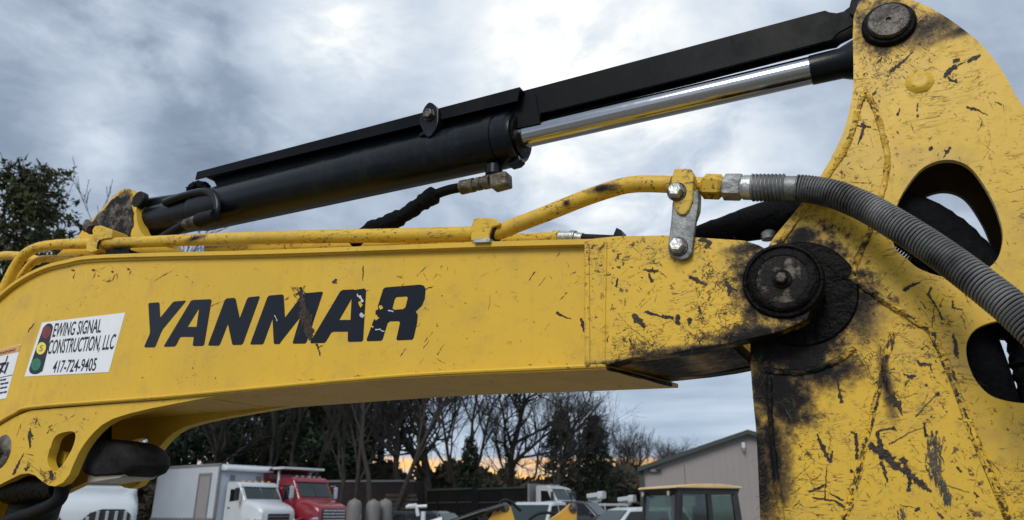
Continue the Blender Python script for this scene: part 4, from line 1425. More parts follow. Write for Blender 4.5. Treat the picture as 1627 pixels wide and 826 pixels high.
# below the weld
low_ = [(1230, 600), (1400, 540), (1478, 530), (1530, 660), (1627, 640), (1627, 826), (1225, 826)]
scatter(mk, [(1232, 610), (1330, 590), (1395, 600), (1340, 826), (1232, 826)], 230, AWm, (), .85, .14, .44, .24)
scatter(mk, [(1510, 560), (1560, 640), (1627, 660), (1627, 826), (1600, 826), (1550, 680)], 130, AWm, (hl2,), .62, .12, .40, .3)
for k_ in range(130):      # flakes along the two long welds
    t_ = rnd.random()
    i_ = rnd.choice((0, 1))
    ln_ = ([(1352, 440), (1405, 478), (1460, 513), (1480, 530), (1500, 572), (1520, 620), (1545, 690), (1580, 770), (1606, 835)], [(1420, 528), (1412, 556), (1402, 600), (1388, 655), (1374, 712), (1356, 780), (1343, 826)])[i_]
    s_ = t_ * (len(ln_) - 1)
    j_ = min(int(s_), len(ln_) - 2)
    x = ln_[j_][0] + (ln_[j_ + 1][0] - ln_[j_][0]) * (s_ - j_) + rnd.gauss(0, 2.5)
    y = ln_[j_][1] + (ln_[j_ + 1][1] - ln_[j_][1]) * (s_ - j_)
    slash(mk.get('chip'), x, y, math.atan2(ln_[j_ + 1][1] - ln_[j_][1], ln_[j_ + 1][0] - ln_[j_][0]) + rnd.gauss(0, .25), rnd.uniform(5, 20), rnd.uniform(1.5, 4.5), AWm - .0052)
traced(mk, 'chip', AWm, ([(1298, 690), (1308, 712), (1318, 734), (1323, 716)], [3, 9, 7, 3]), ([(1352, 686), (1360, 690), (1362, 730)], [3, 5, 7]), ([(1352, 746), (1353, 751)], [6, 6]), ([(1314, 740), (1310, 795)], [1.4, 2.2]), ([(1284, 781), (1300, 776), (1313, 768)], [4, 4, 1]), ([(1290, 790), (1325, 796), (1343, 806)], [2, 4, 5]), ([(1318, 784), (1340, 795)], [2, 4]), ([(1330, 600), (1337, 640)], [3, 7]))
scatter(mk, [(1200, 560), (1225, 600), (1235, 826), (1207, 826)], 90, AWm - .001, (), .8, .1, .5, .2)
finish(mk, arm)

# tongue between the welds
mk = Marks()
TW = AW0 - .0042
scatter(mk, [(1430, 540), (1470, 530), (1500, 600), (1540, 700), (1590, 826), (1350, 826), (1378, 715), (1405, 605)], 230, TW, (), .8, .12, .44, .24)
traced(mk, 'chip', TW, ([(1380, 706), (1394, 715), (1410, 725), (1422, 740), (1440, 750), (1462, 768), (1480, 781)], [9, 17, 17, 14, 9, 10, 4]), ([(1394, 684), (1397, 700), (1402, 716)], [5, 8, 10]), ([(1394, 685), (1410, 682), (1422, 679)], [3, 3, 9]),
       ([(1433, 726), (1440, 742), (1445, 757), (1444, 781)], [12, 7, 9, 6]), ([(1400, 733), (1406, 750), (1411, 766)], [6, 6, 1.5]), ([(1413, 628), (1424, 638), (1430, 648), (1434, 660)], [14, 14, 8, 1]), ([(1468, 672), (1471, 694)], [4, 6]), ([(1485, 627), (1493, 625)], [5, 5]), ([(1470, 612), (1474, 612)], [4, 4]), ([(1458, 572), (1462, 578), (1478, 580), (1482, 592)], [5, 6, 3, 1]), ([(1436, 594), (1448, 599), (1456, 597)], [3, 6, 3]), ([(1430, 802), (1460, 808)], [1.2, .8]), ([(1454, 812), (1461, 806)], [4, 5]), ([(1490, 814), (1498, 824)], [3, 5]), ([(1520, 742), (1528, 750)], [5, 3]), ([(1548, 782), (1553, 790)], [4, 6]))
for _ in range(150):       # two rubbed patches made of many fine strokes
    t_ = rnd.random()
    xc, yc, hw = (1486 + 3 * t_, 694 + 74 * t_, 15 - 6 * t_) if rnd.random() < .72 else (1496 + 10 * t_, 766 + 32 * t_, 9)
    slash(mk.get('scuff'), xc + rnd.gauss(0, .5) * hw, yc, 1.45 + rnd.gauss(0, .28), rnd.uniform(8, 26), rnd.uniform(1.0, 3.6), TW, .2)
for _ in range(26):
    slash(mk.get('scuff'), rnd.gauss(1431, 4), rnd.gauss(819, 6), 1.5 + rnd.gauss(0, .3), rnd.uniform(6, 16), rnd.uniform(1, 3), TW, .2)
for _ in range(20):
    slash(mk.get('chip'), rnd.gauss(1487, 8), rnd.uniform(690, 770), rnd.uniform(0, 3.1), rnd.uniform(5, 18), rnd.uniform(.6, 1.6), TW, .2)
traced(mk, 'hair', TW, ([(1488, 626), (1470, 645), (1455, 662)], [1.6, 1.8, 2.4]), ([(1412, 706), (1440, 690), (1468, 678)], [3, 1.6, 1]), ([(1500, 770), (1540, 782)], [1.2, 1]))
finish(mk, arm)
# ================================================================ the yard behind: ground, trees
def grise(Y):
    return .016 * min(max(Y - 2, 0), 70)


def gx(px, d, y=813):
    r = ray(px, y)
    return r.x / r.y * d


def gz(px, y, d):
    r = ray(px, y)
    return CAMZ + r.z / r.y * d


mg, b, bs = new_mat('gravel')
t = b.n('ShaderNodeTexCoord').outputs['Object']
n_ = b.noise(t, 9, 8, .75)
b.put(bs.inputs['Base Color'], b.mix(b.smooth(b.noise(t, .25, 4, .6), .4, .65), b.ramp(n_, [(.3, (.13, .12, .105)), (.7, (.32, .30, .265))]), (.085, .080, .05)))
bs.inputs['Roughness'].default_value = .9
bn = b.n('ShaderNodeBump')
bn.inputs['Strength'].default_value = .6
bn.inputs['Distance'].default_value = .03
b.put(bn.inputs['Height'], b.noise(t, 30, 6, .7))
b.put(bs.inputs['Normal'], bn.outputs[0])
ys = [-600, -200, -60, -20, 0, 2, 10, 20, 30, 40, 50, 60, 72, 100, 160, 300, 900]
xs = [-900, -300, -120, -60, -30, -15, 0, 15, 30, 60, 120, 300, 900]
mb = MB()
mb.add([(x, y, grise(y)) for y in ys for x in xs], [(j * len(xs) + i, j * len(xs) + i + 1, (j + 1) * len(xs) + i + 1, (j + 1) * len(xs) + i) for j in range(len(ys) - 1) for i in range(len(xs) - 1)])
tag(mb.build('ground', mg, smooth=True), kind='structure')

M['bark'] = simple('bark', (.023, .021, .019), .9, var=.45, scale=5, bump=.6, bscale=14)
M['twig'] = simple('twigs', (.022, .0195, .018), .9, var=.35, scale=2)
M['needle'] = simple('pine_needles', (.026, .042, .024), .75, var=.55, scale=1.1, spec=.25)
M['cedar'] = simple('cedar_foliage', (.024, .035, .022), .8, var=.5, scale=1.3, spec=.2)
M['brush'] = simple('brush_leaves', (.055, .050, .036), .85, var=.5, scale=.8, spec=.2)
tr = random.Random(21)
TW0 = .0075


def grow(lv, trunk, twig, p, d, ln, r, depth, maxd, spread, up, kids):
    n_ = 5 if depth < 2 else 3 if depth < 4 else 2
    pts, rad = [p.copy()], [r]
    dd = d.copy()
    for i in range(n_):
        dd = (dd + Vector((tr.gauss(0, .13), tr.gauss(0, .13), tr.gauss(0, .08) + up * .10))).normalized()
        p = p + dd * (ln / n_)
        pts.append(p.copy())
        rad.append(max(TW0, r * (1 - .62 * (i + 1) / n_)))
    (trunk if depth < 2 else twig).tube(pts, rad, (8, 6, 4, 3, 3, 3)[depth], depth < 2)
    if depth >= maxd:
        return
    for k in range(kids[depth]):
        t_ = tr.uniform(.30 if depth == 0 else .18, 1.0)
        i = min(n_ - 1, int(t_ * n_))
        q = pts[i].lerp(pts[i + 1], t_ * n_ - i)
        base = (pts[i + 1] - pts[i]).normalized()
        az = tr.uniform(0, 2 * math.pi)
        o_ = base.orthogonal().normalized()
        o_ = Matrix.Rotation(az, 3, base) @ o_
        an = spread * tr.uniform(.6, 1.25)
        nd = (base * math.cos(an) + o_ * math.sin(an)).normalized()
        lf = ln * tr.uniform(.42, .70) * (1 - .35 * (t_ if depth == 0 else 0))
        grow(lv, trunk, twig, q, nd, lf, max(TW0, rad[i] * .62), depth + 1, maxd, spread, up, kids)


def bare_tree(h, r, spread=.75, up=.8, kids=(11, 7, 6, 5, 0), maxd=4, fork=0):
    tk, tw = MB(), MB()
    if fork:
        for k in range(fork):
            a = k * 2 * math.pi / fork + .4
            grow(0, tk, tw, Vector((.12 * math.cos(a), .12 * math.sin(a), -.3)), Vector((.22 * math.cos(a), .22 * math.sin(a), 1)).normalized(), h * .62, r * .75, 0, maxd, spread, up, kids)
    else:
        grow(0, tk, tw, Vector((0, 0, -.3)), Vector((0, 0, 1)), h * .66, r, 0, maxd, spread, up, kids)
    return tk, tw


def tuft(mb, p, size, n, rnd_):
    for _ in range(n):
        d = Vector((rnd_.gauss(0, 1), rnd_.gauss(0, 1), rnd_.gauss(.25, .8))).normalized()
        s_ = d.orthogonal().normalized()
        s_ = Matrix.Rotation(rnd_.uniform(0, 6.28), 3, d) @ s_
        l_ = size * rnd_.uniform(.5, 1.2)
        wd = l_ * rnd_.uniform(.16, .34)
        c = p + Vector((rnd_.gauss(0, 1), rnd_.gauss(0, 1), rnd_.gauss(0, 1))) * size * .35
        mb.add([c - s_ * wd, c + s_ * wd, c + d * l_ + s_ * wd * .3, c + d * l_ - s_ * wd * .3], [(0, 1, 2, 3)])


def pine(h, crown0, width, limbs=56, open_=.0, size=.40, per=8):
    tk, fo = MB(), MB()
    tk.tube([(0, 0, -.3), (.1, 0, h * .3), (-.05, .1, h * .6), (0, 0, h)], [h * .020, h * .016, h * .010, .02], 8)
    for i in range(limbs):
        t_ = (i + tr.random()) / limbs
        z = h * (crown0 + (1 - crown0) * t_)
        az = tr.uniform(0, 6.283)
        ln = width * ((1 - t_) ** .7 * .9 + .14) * tr.uniform(.55, 1.15)
        if tr.random() < open_:
            continue
        p = Vector((0, 0, z))
        d = Vector((math.cos(az), math.sin(az), .12 + .55 * t_)).normalized()
        pts = [p]
        for k in range(6):
            d = (d + Vector((tr.gauss(0, .10), tr.gauss(0, .10), .05 + tr.gauss(0, .05)))).normalized()
            pts.append(pts[-1] + d * ln / 6)
        tk.tube(pts, [max(.008, .045 * ln / 3 * (1 - k / 7)) for k in range(7)], 4, False)
        for k in range(2, 7):
            for _ in range(max(2, int(ln * 1.35))):
                c = pts[k] + Vector((tr.gauss(0, .30), tr.gauss(0, .30), tr.gauss(.05, .16))) * (ln * .30 + .25)
                tuft(fo, c, size, per, tr)
    return tk, fo


def cedar(h, width, clumps=420, size=.36, per=9):
    tk, fo = MB(), MB()
    tk.tube([(0, 0, -.3), (0, .05, h * .5), (0, 0, h * .95)], [h * .018, h * .012, .02], 7)
    for i in range(clumps):
        t_ = tr.random() ** .8
        z = h * (.06 + .93 * t_)
        prof = math.sin(math.pi * min(1, (.16 + t_ * .80))) ** .7 * (1 - t_ * .35)
        az = tr.uniform(0, 6.283)
        lobe = .78 + .22 * math.sin(az * 3 + z * 1.7) + .12 * math.sin(z * 3.1)
        rr_ = width * prof * lobe * math.sqrt(tr.uniform(.15, 1))
        tuft(fo, Vector((rr_ * math.cos(az), rr_ * math.sin(az), z + tr.gauss(0, .15))), size, per, tr)
    return tk, fo


PROTO = {}


def tree(kind, px, d, top_y, label, rot=None, y_ref=780, lean=0.0, cat='tree', name=None):
    h0, parts = PROTO[kind]
    X = gx(px, d, y_ref)
    top = gz(px, top_y, d)
    base = grise(d)
    nm = name or ('pine_tree' if kind.startswith('pine') else 'cedar_tree' if kind.startswith('cedar') else 'bare_tree')
    o = empty(nm, label, cat, 'trees along the back of the yard', (X, d, base), rot if rot is not None else tr.uniform(0, 6.28))
    s_ = (top - base) / h0
    o.scale = (s_, s_, s_)
    o.rotation_euler.y = lean
    for pn, me, mt in parts:
        c = bpy.data.objects.new(pn, me)
        C.objects.link(c)
        c.parent = o
    return o


def proto(kind, h, pair, m1, m2):
    res = []
    for nm, mb_, mm in (('trunk', pair[0], m1), ('crown', pair[1], m2)):
        o = mb_.build(nm, mm)
        me = o.data
        bpy.data.objects.remove(o)
        res.append((nm, me, mm))
    # true height
    zs = max(v.co.z for _, me, _ in res for v in me.vertices)
    PROTO[kind] = (zs, res)


proto('bare_a', 14, bare_tree(14, .24, .72, .9, (10, 6, 5, 4, 0)), M['bark'], M['twig'])
proto('bare_b', 13, bare_tree(13, .30, .85, .6, (11, 7, 5, 4, 0)), M['bark'], M['twig'])
proto('bare_c', 12, bare_tree(12, .20, .55, 1.1, (7, 6, 5, 4, 0), 4, 2), M['bark'], M['twig'])
proto('bare_d', 15, bare_tree(15, .17, .42, 1.2, (9, 6, 5, 4, 0)), M['bark'], M['twig'])
TW0 = .010
proto('bare_left', 12, bare_tree(12, .16, .42, 1.2, (9, 6, 4, 3, 0), 4, 2), M['bark'], M['twig'])
TW0 = .0075
proto('pine_a', 14, pine(14, .22, 4.2, 52), M['bark'], M['needle'])
proto('pine_b', 16, pine(16, .30, 3.6, 46, .15), M['bark'], M['needle'])
M['needle_l'] = simple('pine_needles_brown_green', (.048, .054, .026), .8, var=.5, scale=1.1, spec=.15)
proto('pine_left', 14, pine(14, .18, 5.6, 125, .06, .23, 9), M['bark'], M['needle_l'])
proto('cedar_a', 10, cedar(10, 2.7), M['bark'], M['cedar'])
proto('cedar_b', 9, cedar(9, 2.0, 340), M['bark'], M['cedar'])

# upper left, above the boom
tree('pine_left', 30, 25, 258, 'tall dark pine with ragged crown at the left edge above the boom', 1.0, 400)
tree('pine_b', -75, 27, 250, 'dark pine mostly cut off by the left edge of the picture', 2.2, 400)
tree('bare_left', 120, 30, 282, 'thin bare tree leaning right beside the tall pine above the boom', .6, 400, .10)
tree('bare_left', 88, 32, 296, 'slim bare tree half hidden in the tall pine at upper left', 2.0, 400, .08)
tree('cedar_a', 40, 29, 400, 'dark bushy cedar under the tall pine at the far left', 2.0, 500)
# under the boom, left to right
for a in (
    ('pine_a', 285, 46, 520, 'dense dark pine just behind the white box truck roof, leftmost under the boom'),
    ('pine_b', 345, 50, 480, 'dark pine over the middle of the white box truck'),
    ('bare_a', 322, 43, 520, 'bare tree behind the long white box of the truck'),
    ('bare_d', 432, 41, 470, 'slim bare trunk rising just left of the red dump truck'),
    ('pine_b', 412, 47, 470, 'dark pine left of the red dump truck'),
    ('bare_c', 470, 40, 480, 'twin stemmed bare tree directly above the red truck cab'),
    ('pine_a', 492, 45, 480, 'broad dark green pine behind the red dump truck'),
    ('pine_b', 530, 52, 470, 'tall dark pine over the bonnet of the red truck'),
    ('bare_d', 543, 37, 480, 'straight grey trunk leaning slightly right beside the red truck bonnet', ),
    ('bare_d', 572, 36, 470, 'leaning grey trunk between the red truck and the pale tanks'),
    ('bare_c', 606, 34, 430, 'thickest forked grey trunk standing in front of the pale tanks'),
    ('bare_a', 640, 46, 470, 'bare tree behind the pair of pale tanks'),
    ('bare_b', 690, 48, 500, 'spreading bare tree above the white pipe stand'),
    ('bare_c', 735, 50, 520, 'bare twin stemmed tree over the left end of the black trailer'),
    ('cedar_b', 745, 45, 690, 'low dark cedar behind the black trailer'),
    ('bare_b', 790, 52, 540, 'bare tree over the right end of the black trailer'),
    ('bare_b', 866, 46, 585, 'broad bare tree with thick trunk above the white flatbed cab'),
    ('cedar_a', 893, 52, 652, 'dark cedar tangled with the broad bare tree above the white cab'),
    ('cedar_a', 948, 48, 655, 'large dark cedar left of the grey building, darkest in the row'),
    ('bare_c', 985, 55, 648, 'bare tree between the large cedar and the grey building'),
    ('bare_a', 1012, 58, 655, 'dense bare tree just above the eave of the grey building'),
    ('bare_c', 1050, 66, 686, 'small bare tree above the left roof slope of the grey building'),
    ('bare_b', 1092, 74, 690, 'last faint bare tree low over the roof slope of the grey building'),
    ('bare_a', 920, 60, 610, 'pale bare tree behind the large dark cedar'),
    ('bare_c', 830, 58, 600, 'thin bare tree left of the broad bare tree'),
):
    tree(a[0], a[1], a[2], a[3], a[4], lean=(.06 if 'leaning' in a[4] else 0))

# second, farther row: nothing tells these apart
for i, (px, lab) in enumerate((
        (262, 'dim pine of the back row over the hidden left end of the white box truck'), (300, 'dim pine of the back row over the box truck side door'), (338, 'dim pine of the back row over the front corner of the box truck'),
        (372, 'dim pine of the back row over the rounded fairing of the box truck'), (425, 'dim pine of the back row over the chrome stack of the red truck'), (455, 'dim pine of the back row over the red truck roof'),
        (500, 'dim pine of the back row over the middle of the red bonnet'), (528, 'dim pine of the back row over the red truck grille'), (560, 'dim pine of the back row above the single pale tank'),
        (600, 'dim pine of the back row above the pair of pale tanks'), (715, 'bare tree of the back row behind the left half of the long black truck'), (960, 'bare tree of the back row, peeping out right of the darkest cedar'))):
    tree('bare_c' if px > 640 else ('pine_b', 'pine_a')[i % 2], px, tr.uniform(54, 64), tr.uniform(470, 560) if px < 760 else 660, lab)
# brush and saplings that nobody could count, along the foot of the trees
mb = MB()
for i in range(26000):
    d = tr.uniform(50, 66)
    px = tr.uniform(180, 1040)
    X = gx(px, d, 780)
    gap = 1 if (372 < px < 412 or 812 < px < 908 or 648 < px < 664) else 0
    yt = 762 if gap else 743 + 8 * math.sin(px * .05) + 6 * math.sin(px * .13)
    hmax = max(1.5, gz(px, yt, d) - grise(d))
    z = grise(d) + hmax * tr.random() ** .6 - .3
    p = Vector((X, d, z))
    dr = Vector((tr.gauss(0, .6), tr.gauss(0, .3), tr.gauss(.5, .6))).normalized()
    s_ = dr.orthogonal().normalized()
    l_ = tr.uniform(.25, .75)
    wd = l_ * tr.uniform(.14, .42)
    mb.add([p - s_ * wd, p + s_ * wd, p + dr * l_ + s_ * wd * .3, p + dr * l_ - s_ * wd * .3], [(0, 1, 2, 3)])
tag(mb.build('brush', M['brush']), 'dark brush and saplings along the foot of the trees', kind='stuff')
mb = MB()
for i in range(350):
    d = tr.uniform(52, 80)
    px = tr.uniform(180, 1000)
    hh = tr.uniform(3, 8.0)
    p = Vector((gx(px, d, 780), d, grise(d)))
    pts = [p, p + Vector((tr.gauss(0, .5), tr.gauss(0, .3), hh * .5)), p + Vector((tr.gauss(0, 1.3), tr.gauss(0, .5), hh))]
    mb.tube(pts, [.03, .02, .008], 3, False)
tag(mb.build('saplings', M['twig']), 'thicket of thin bare saplings behind the row of trees', kind='stuff')
# ================================================================ vehicles, building and other things in the yard
M['white'] = simple('white_truck_paint', (.48, .52, .56), .35, var=.08, scale=1.5, coat=.3)
M['boxwhite'] = simple('box_body_white', (.45, .50, .58), .5, var=.07, scale=.9)
M['red'] = simple('red_truck_paint', (.20, .010, .022), .30, var=.15, scale=1.2, coat=.5)
M['maroon'] = simple('maroon_panel', (.012, .004, .006), .7, var=.3, scale=.8)
M['trim'] = simple('grey_trim', (.20, .20, .21), .5, var=.2)
M['dgrey'] = simple('grey_door', (.27, .26, .28), .6, var=.1)
M['dark'] = simple('dark_steel', (.014, .015, .017), .55, var=.4, scale=2)
M['soot'] = simple('sooty_black', (.006, .006, .007), .7, var=.5, scale=1.2, spec=.15)
M['tyre'] = simple('tyre', (.014, .014, .015), .85, var=.2)
M['bright'] = simple('bright_metal', (.55, .56, .58), .25, .9, var=.15)
M['shield'] = glass_mat('windscreen', (.020, .034, .036), .08)
M['sideglass'] = glass_mat('dark_glass', (.010, .012, .015), .05)
M['silver'] = simple('silver_paint', (.45, .47, .49), .35, .2, var=.1)
M['navy'] = simple('dark_car_paint', (.012, .014, .018), .3, var=.2, coat=.4)
M['loader'] = simple('loader_yellow', (.50, .27, .030), .5, var=.25, scale=4)
M['tan'] = simple('cab_roof_paint', (.60, .42, .20), .5, var=.12, scale=3)
M['metalwall'] = simple('grey_metal_siding', (.235, .215, .215), .6, var=.05, scale=.7)
M['green'] = simple('green_trim', (.022, .036, .033), .5, var=.2)
m = bpy.data.materials.new('cab_glass')
m.use_nodes = True
m.node_tree.nodes.clear()
b = NB(m.node_tree)
gt, gg, gm_, go = b.n('ShaderNodeBsdfTransparent'), b.n('ShaderNodeBsdfGlossy'), b.n('ShaderNodeMixShader'), b.n('ShaderNodeOutputMaterial')
b.put(gt.inputs[0], b.mix(b.noise(b.n('ShaderNodeTexCoord').outputs['Object'], 2.5, 4), (.52, .62, .57), (.66, .76, .70)))
gg.inputs['Roughness'].default_value = .05
gm_.inputs[0].default_value = .10
b.nt.links.new(gt.outputs[0], gm_.inputs[1])
b.nt.links.new(gg.outputs[0], gm_.inputs[2])
b.nt.links.new(gm_.outputs[0], go.inputs[0])
M['cabglass'] = m
M['tank'] = simple('pale_plastic', (.13, .13, .13), .6, var=.15, scale=2)
M['tanklow'] = simple('stained_plastic', (.20, .165, .10), .7, var=.25, scale=3)
M['pallet'] = simple('weathered_wood', (.040, .026, .019), .85, var=.4, scale=3)
m, b, bs = new_mat('amber_lamp')
bs.inputs['Base Color'].default_value = (.38, .08, .02, 1)
M['amber'] = m
m, b, bs = new_mat('lit_headlamp')
bs.inputs['Base Color'].default_value = (.9, .8, .6, 1)
bs.inputs['Emission Color'].default_value = (1.0, .74, .40, 1)
bs.inputs['Emission Strength'].default_value = 4.0
M['lit'] = m


def rr(x, hw, z0, z1, r, n=3, yc=0.0):
    o = []
    for (cy, cz, a0_) in ((hw - r, z1 - r, 0), (-hw + r, z1 - r, 90), (-hw + r, z0 + r, 180), (hw - r, z0 + r, 270)):
        for k in range(n + 1):
            a = R(a0_ + 90 * k / n)
            o.append((x, yc + cy + r * math.cos(a), cz + r * math.sin(a)))
    return o


def wheel(parent, x, y, r, wdt, s=1):
    p = Vector((x, y, r))
    t_ = MB().lathe(p + Vector((0, -wdt / 2, 0)), p + Vector((0, wdt / 2, 0)), [(0, r * .62), (0, r * .9), (.03, r), (wdt - .03, r), (wdt, r * .9), (wdt, r * .62)], 24).build('wheel', M['tyre'], parent, smooth=True)
    MB().lathe(p + Vector((0, -wdt / 2 + .01, 0)), p + Vector((0, wdt / 2 - .01, 0)), [(0, r * .15), (.01, r * .6), (wdt - .03, r * .6), (wdt - .02, r * .15)], 18).build('rim', M['bright'], t_, smooth=True)


def big_truck(root, paint, grille='dark', cabz=2.62, stack=False, roofcol=None):
    """bonneted truck, x forward, front wheels near x = .4"""
    P = M[paint]
    MB().loft([rr(.98, .76, .62, 1.38, .12), rr(.90, .80, .60, 1.50, .16), rr(.62, .84, .60, 1.62, .18), rr(.2, .88, .60, 1.72, .20), rr(-.30, .93, .60, 1.82, .22)]).build('hood', P, root, smooth=True, bevel=.01)
    for s_ in (1, -1):
        arc_ = [(.45 + .66 * math.cos(R(a)), .50 + .66 * math.sin(R(a))) for a in range(-5, 186, 12)]
        inn = [(.45 + .56 * math.cos(R(a)), .50 + .56 * math.sin(R(a))) for a in range(185, -6, -12)]
        MB().prism(arc_ + inn, s_ * .70, s_ * 1.10).build('fender', P, root, bevel=.03)
    cab = [(-.25, .62), (-.22, 1.80), (-.70, cabz - .12), (-.86, cabz - .02), (-1.6, cabz), (-1.7, cabz - .10), (-1.72, .62)]
    MB().prism(cab, -.90, .90).build('cab', P, root, bevel=.06, seg=3)
    # windscreen, two panes' worth of glass with a post
    zt = cabz - .20
    for (y0, y1) in ((-.78, -.015), (.015, .78)):
        MB().add([(-.245, y0, 1.86), (-.245, y1, 1.86), (-.655, y1 * .97, zt), (-.655, y0 * .97, zt), (-.225, y0, 1.87), (-.225, y1, 1.87), (-.635, y1 * .97, zt + .01), (-.635, y0 * .97, zt + .01)],
                 [(3, 2, 1, 0), (4, 5, 6, 7), (0, 1, 5, 4), (1, 2, 6, 5), (2, 3, 7, 6), (3, 0, 4, 7)]).build('windscreen', M['shield'], root)
    MB().prism([(-.66, cabz - .14), (-.60, cabz - .14), (-.58, cabz - .20), (-.70, cabz - .06)], -.84, .84).build('sun_visor', P if roofcol is None else M[roofcol], root, bevel=.01)
    for s_ in (1, -1):
        dr = MB().prism([(-.50, .80), (-.50, 1.74), (-.80, cabz - .22), (-1.42, cabz - .20), (-1.42, .80)], s_ * .90, s_ * .916).build('door', P, root, bevel=.008)
        MB().prism([(-.60, 1.80), (-.86, cabz - .30), (-1.32, cabz - .28), (-1.32, 1.74)], s_ * .914, s_ * .924).build('side_window', M['sideglass'], dr)
        MB().box((-1.30, s_ * .93, 1.52), (.16, .03, .04)).build('handle', M['dark'], dr)
        mr = None if grille == 'split' else MB().box((-.42, s_ * 1.14, 2.02), (.10, .20, .46)).build('mirror', M['bright' if paint == 'red' else 'dark'], root, bevel=.03)
        mr and MB().tube([(-.5, s_ * .9, 2.28), (-.44, s_ * 1.14, 2.30), (-.44, s_ * 1.14, 1.74), (-.5, s_ * .9, 1.72)], .018, 6).build('mirror_arm', M['bright'], mr)
        hl_ = MB().box((.92, s_ * .88, .98), (.20, .30, .26)).build('headlight', M['bright'], root, bevel=.04)
        wheel(root, .45, s_ * .94, .50, .28)
    MB().box((1.14, 0, .55), (.22, 2.2, .34)).build('bumper', M['bright' if paint == 'red' else 'white'], root, bevel=.04)
    g = None
    if grille == 'split':
        for s_ in (1, -1):
            o_ = [(s_ * .06, .74), (s_ * .06, 1.16), (s_ * .20, 1.36), (s_ * .34, 1.42), (s_ * .62, 1.42), (s_ * .71, 1.34), (s_ * .71, .74)]
            g = MB().prism(o_, .985, 1.015, f=lambda a, c, w_: (w_, a, c)).build('grille', M['dark'], root, bevel=.01)
            for k in range(5):
                MB().box((1.025, s_ * (.18 + k * .115), 1.04 - (.04 if k == 0 else 0)), (.03, .042, .60 + (.0 if k == 0 else .10))).build('grille_bar', M['bright'], g, bevel=.008)
    elif grille == 'bars':
        g = MB().box((.995, 0, 1.02), (.05, 1.16, .80)).build('grille', M['dark'], root, bevel=.02)
        for k in range(7):
            MB().box((1.03, 0, .68 + k * .112), (.03, 1.10, .055)).build('grille_bar', M['bright'], g)
    else:
        g = MB().box((.995, 0, 1.00), (.05, 1.00, .60)).build('grille', M['dark'], root, bevel=.02)
        for k in range(4):
            MB().box((1.025, 0, .78 + k * .14), (.02, .96, .03)).build('grille_bar', M['trim'], g)
    MB().box((-2.8, 0, .72), (6.6, .86, .22)).build('chassis', M['dark'], root)
    for x in (-4.2, -5.3):
        for s_ in (1, -1):
            wheel(root, x, s_ * .86, .50, .50)
    if stack:
        MB().tube([(-1.92, .80, .9), (-1.92, .80, cabz + .25), (-1.99, .80, cabz + .36)], .075, 14).build('exhaust_stack', M['bright'], root, smooth=True)
        MB().tube([(-1.92, -.80, .9), (-1.92, -.80, cabz + .25), (-1.99, -.80, cabz + .36)], .075, 14).build('exhaust_stack', M['bright'], root, smooth=True)
    for k in range(5):
        MB().box((-.95, (k - 2) * .30, cabz + .02), (.12, .09, .05)).build('roof_marker', M['tan' if paint == 'white' else 'bright'], root, bevel=.01)


def set_at(root, local, px, d, yref, rz, s=1.0):
    """put the thing so that its local point stands on the sight line px at depth d"""
    c_, s_ = math.cos(rz), math.sin(rz)
    X = gx(px, d, yref)
    root.rotation_euler = (0, 0, rz)
    root.scale = (s, s, s)
    root.location = (X - s * (local[0] * c_ - local[1] * s_), d - s * (local[0] * s_ + local[1] * c_), grise(d))


# ---- white truck seen head on, lower left
t = empty('parked_truck', 'white truck seen head on with split grille of upright bars, lower left corner', 'truck', 'trucks parked in the yard')
big_truck(t, 'white', 'split', 2.45)
set_at(t, (.98, 0, 0), 119, 12.6, 800, R(-55), 1.0)
t.scale = (1, 1.22, 1)
t.location.z = gz(141, 786, 13.2) - 1.66

# ---- white box truck
t = empty('box_truck', 'white box truck with tall cargo body and grey side door', 'truck', 'trucks parked in the yard')
big_truck(t, 'white', 'dark', 2.50)
bx = MB().prism([(-1.83, 1.02), (-1.83, 3.18), (-7.2, 3.18), (-7.2, 1.02)], -1.22, 1.22).build('cargo_box', M['boxwhite'], t, bevel=.02)
MB().loft([[(-1.82, y_, z_) for y_, z_ in ((-1.20, 2.92), (1.20, 2.92), (1.20, 3.16), (-1.20, 3.16))],
           [(-1.58, y_, z_) for y_, z_ in ((-1.18, 2.90), (1.18, 2.90), (1.18, 3.12), (-1.18, 3.12))],
           [(-1.44, y_, z_) for y_, z_ in ((-1.12, 2.92), (1.12, 2.92), (1.12, 3.02), (-1.12, 3.02))]]).build('nose_fairing', M['white'], t, smooth=True, bevel=.05, seg=3)
for s_ in (1, -1):
    MB().box((-4.50, s_ * 1.225, 3.16), (5.4, .05, .09)).build('roof_rail', M['trim'], bx)
    MB().box((-4.50, s_ * 1.225, 1.06), (5.4, .05, .16)).build('floor_rail', M['trim'], bx)
    MB().box((-1.85, s_ * 1.20, 2.1), (.10, .10, 2.14)).build('corner_post', M['trim'], bx)
for k in range(17):
    MB().box((-2.08 - k * .30, -1.256, 1.06), (.05, .02, .04)).build('rail_lug', M['dark'], bx)
dr = MB().box((-2.93, -1.228, 1.80), (.86, .03, 1.92)).build('side_door', M['dgrey'], bx, bevel=.01)
MB().box((-2.93, -1.236, 2.80), (1.02, .05, .10)).build('door_frame', M['trim'], bx)
for s_ in (-.48, .48):
    MB().box((-2.93 + s_, -1.236, 1.80), (.08, .05, 1.96)).build('door_frame', M['trim'], bx)
for s_ in (.62, -.62):
    MB().box((-1.815, s_, 2.66), (.04, .22, .20)).build('vent', M['trim'], bx)
set_at(t, (-1.83, -1.22, 0), 347, 27, 760, R(-40), 1.0)
sc_ = (gz(352, 736, 27) - grise(27)) / 3.20
set_at(t, (-1.83 * .84, -1.22, 0), 348, 27, 760, R(-35), sc_)
t.scale = (.84 * sc_, sc_, sc_)

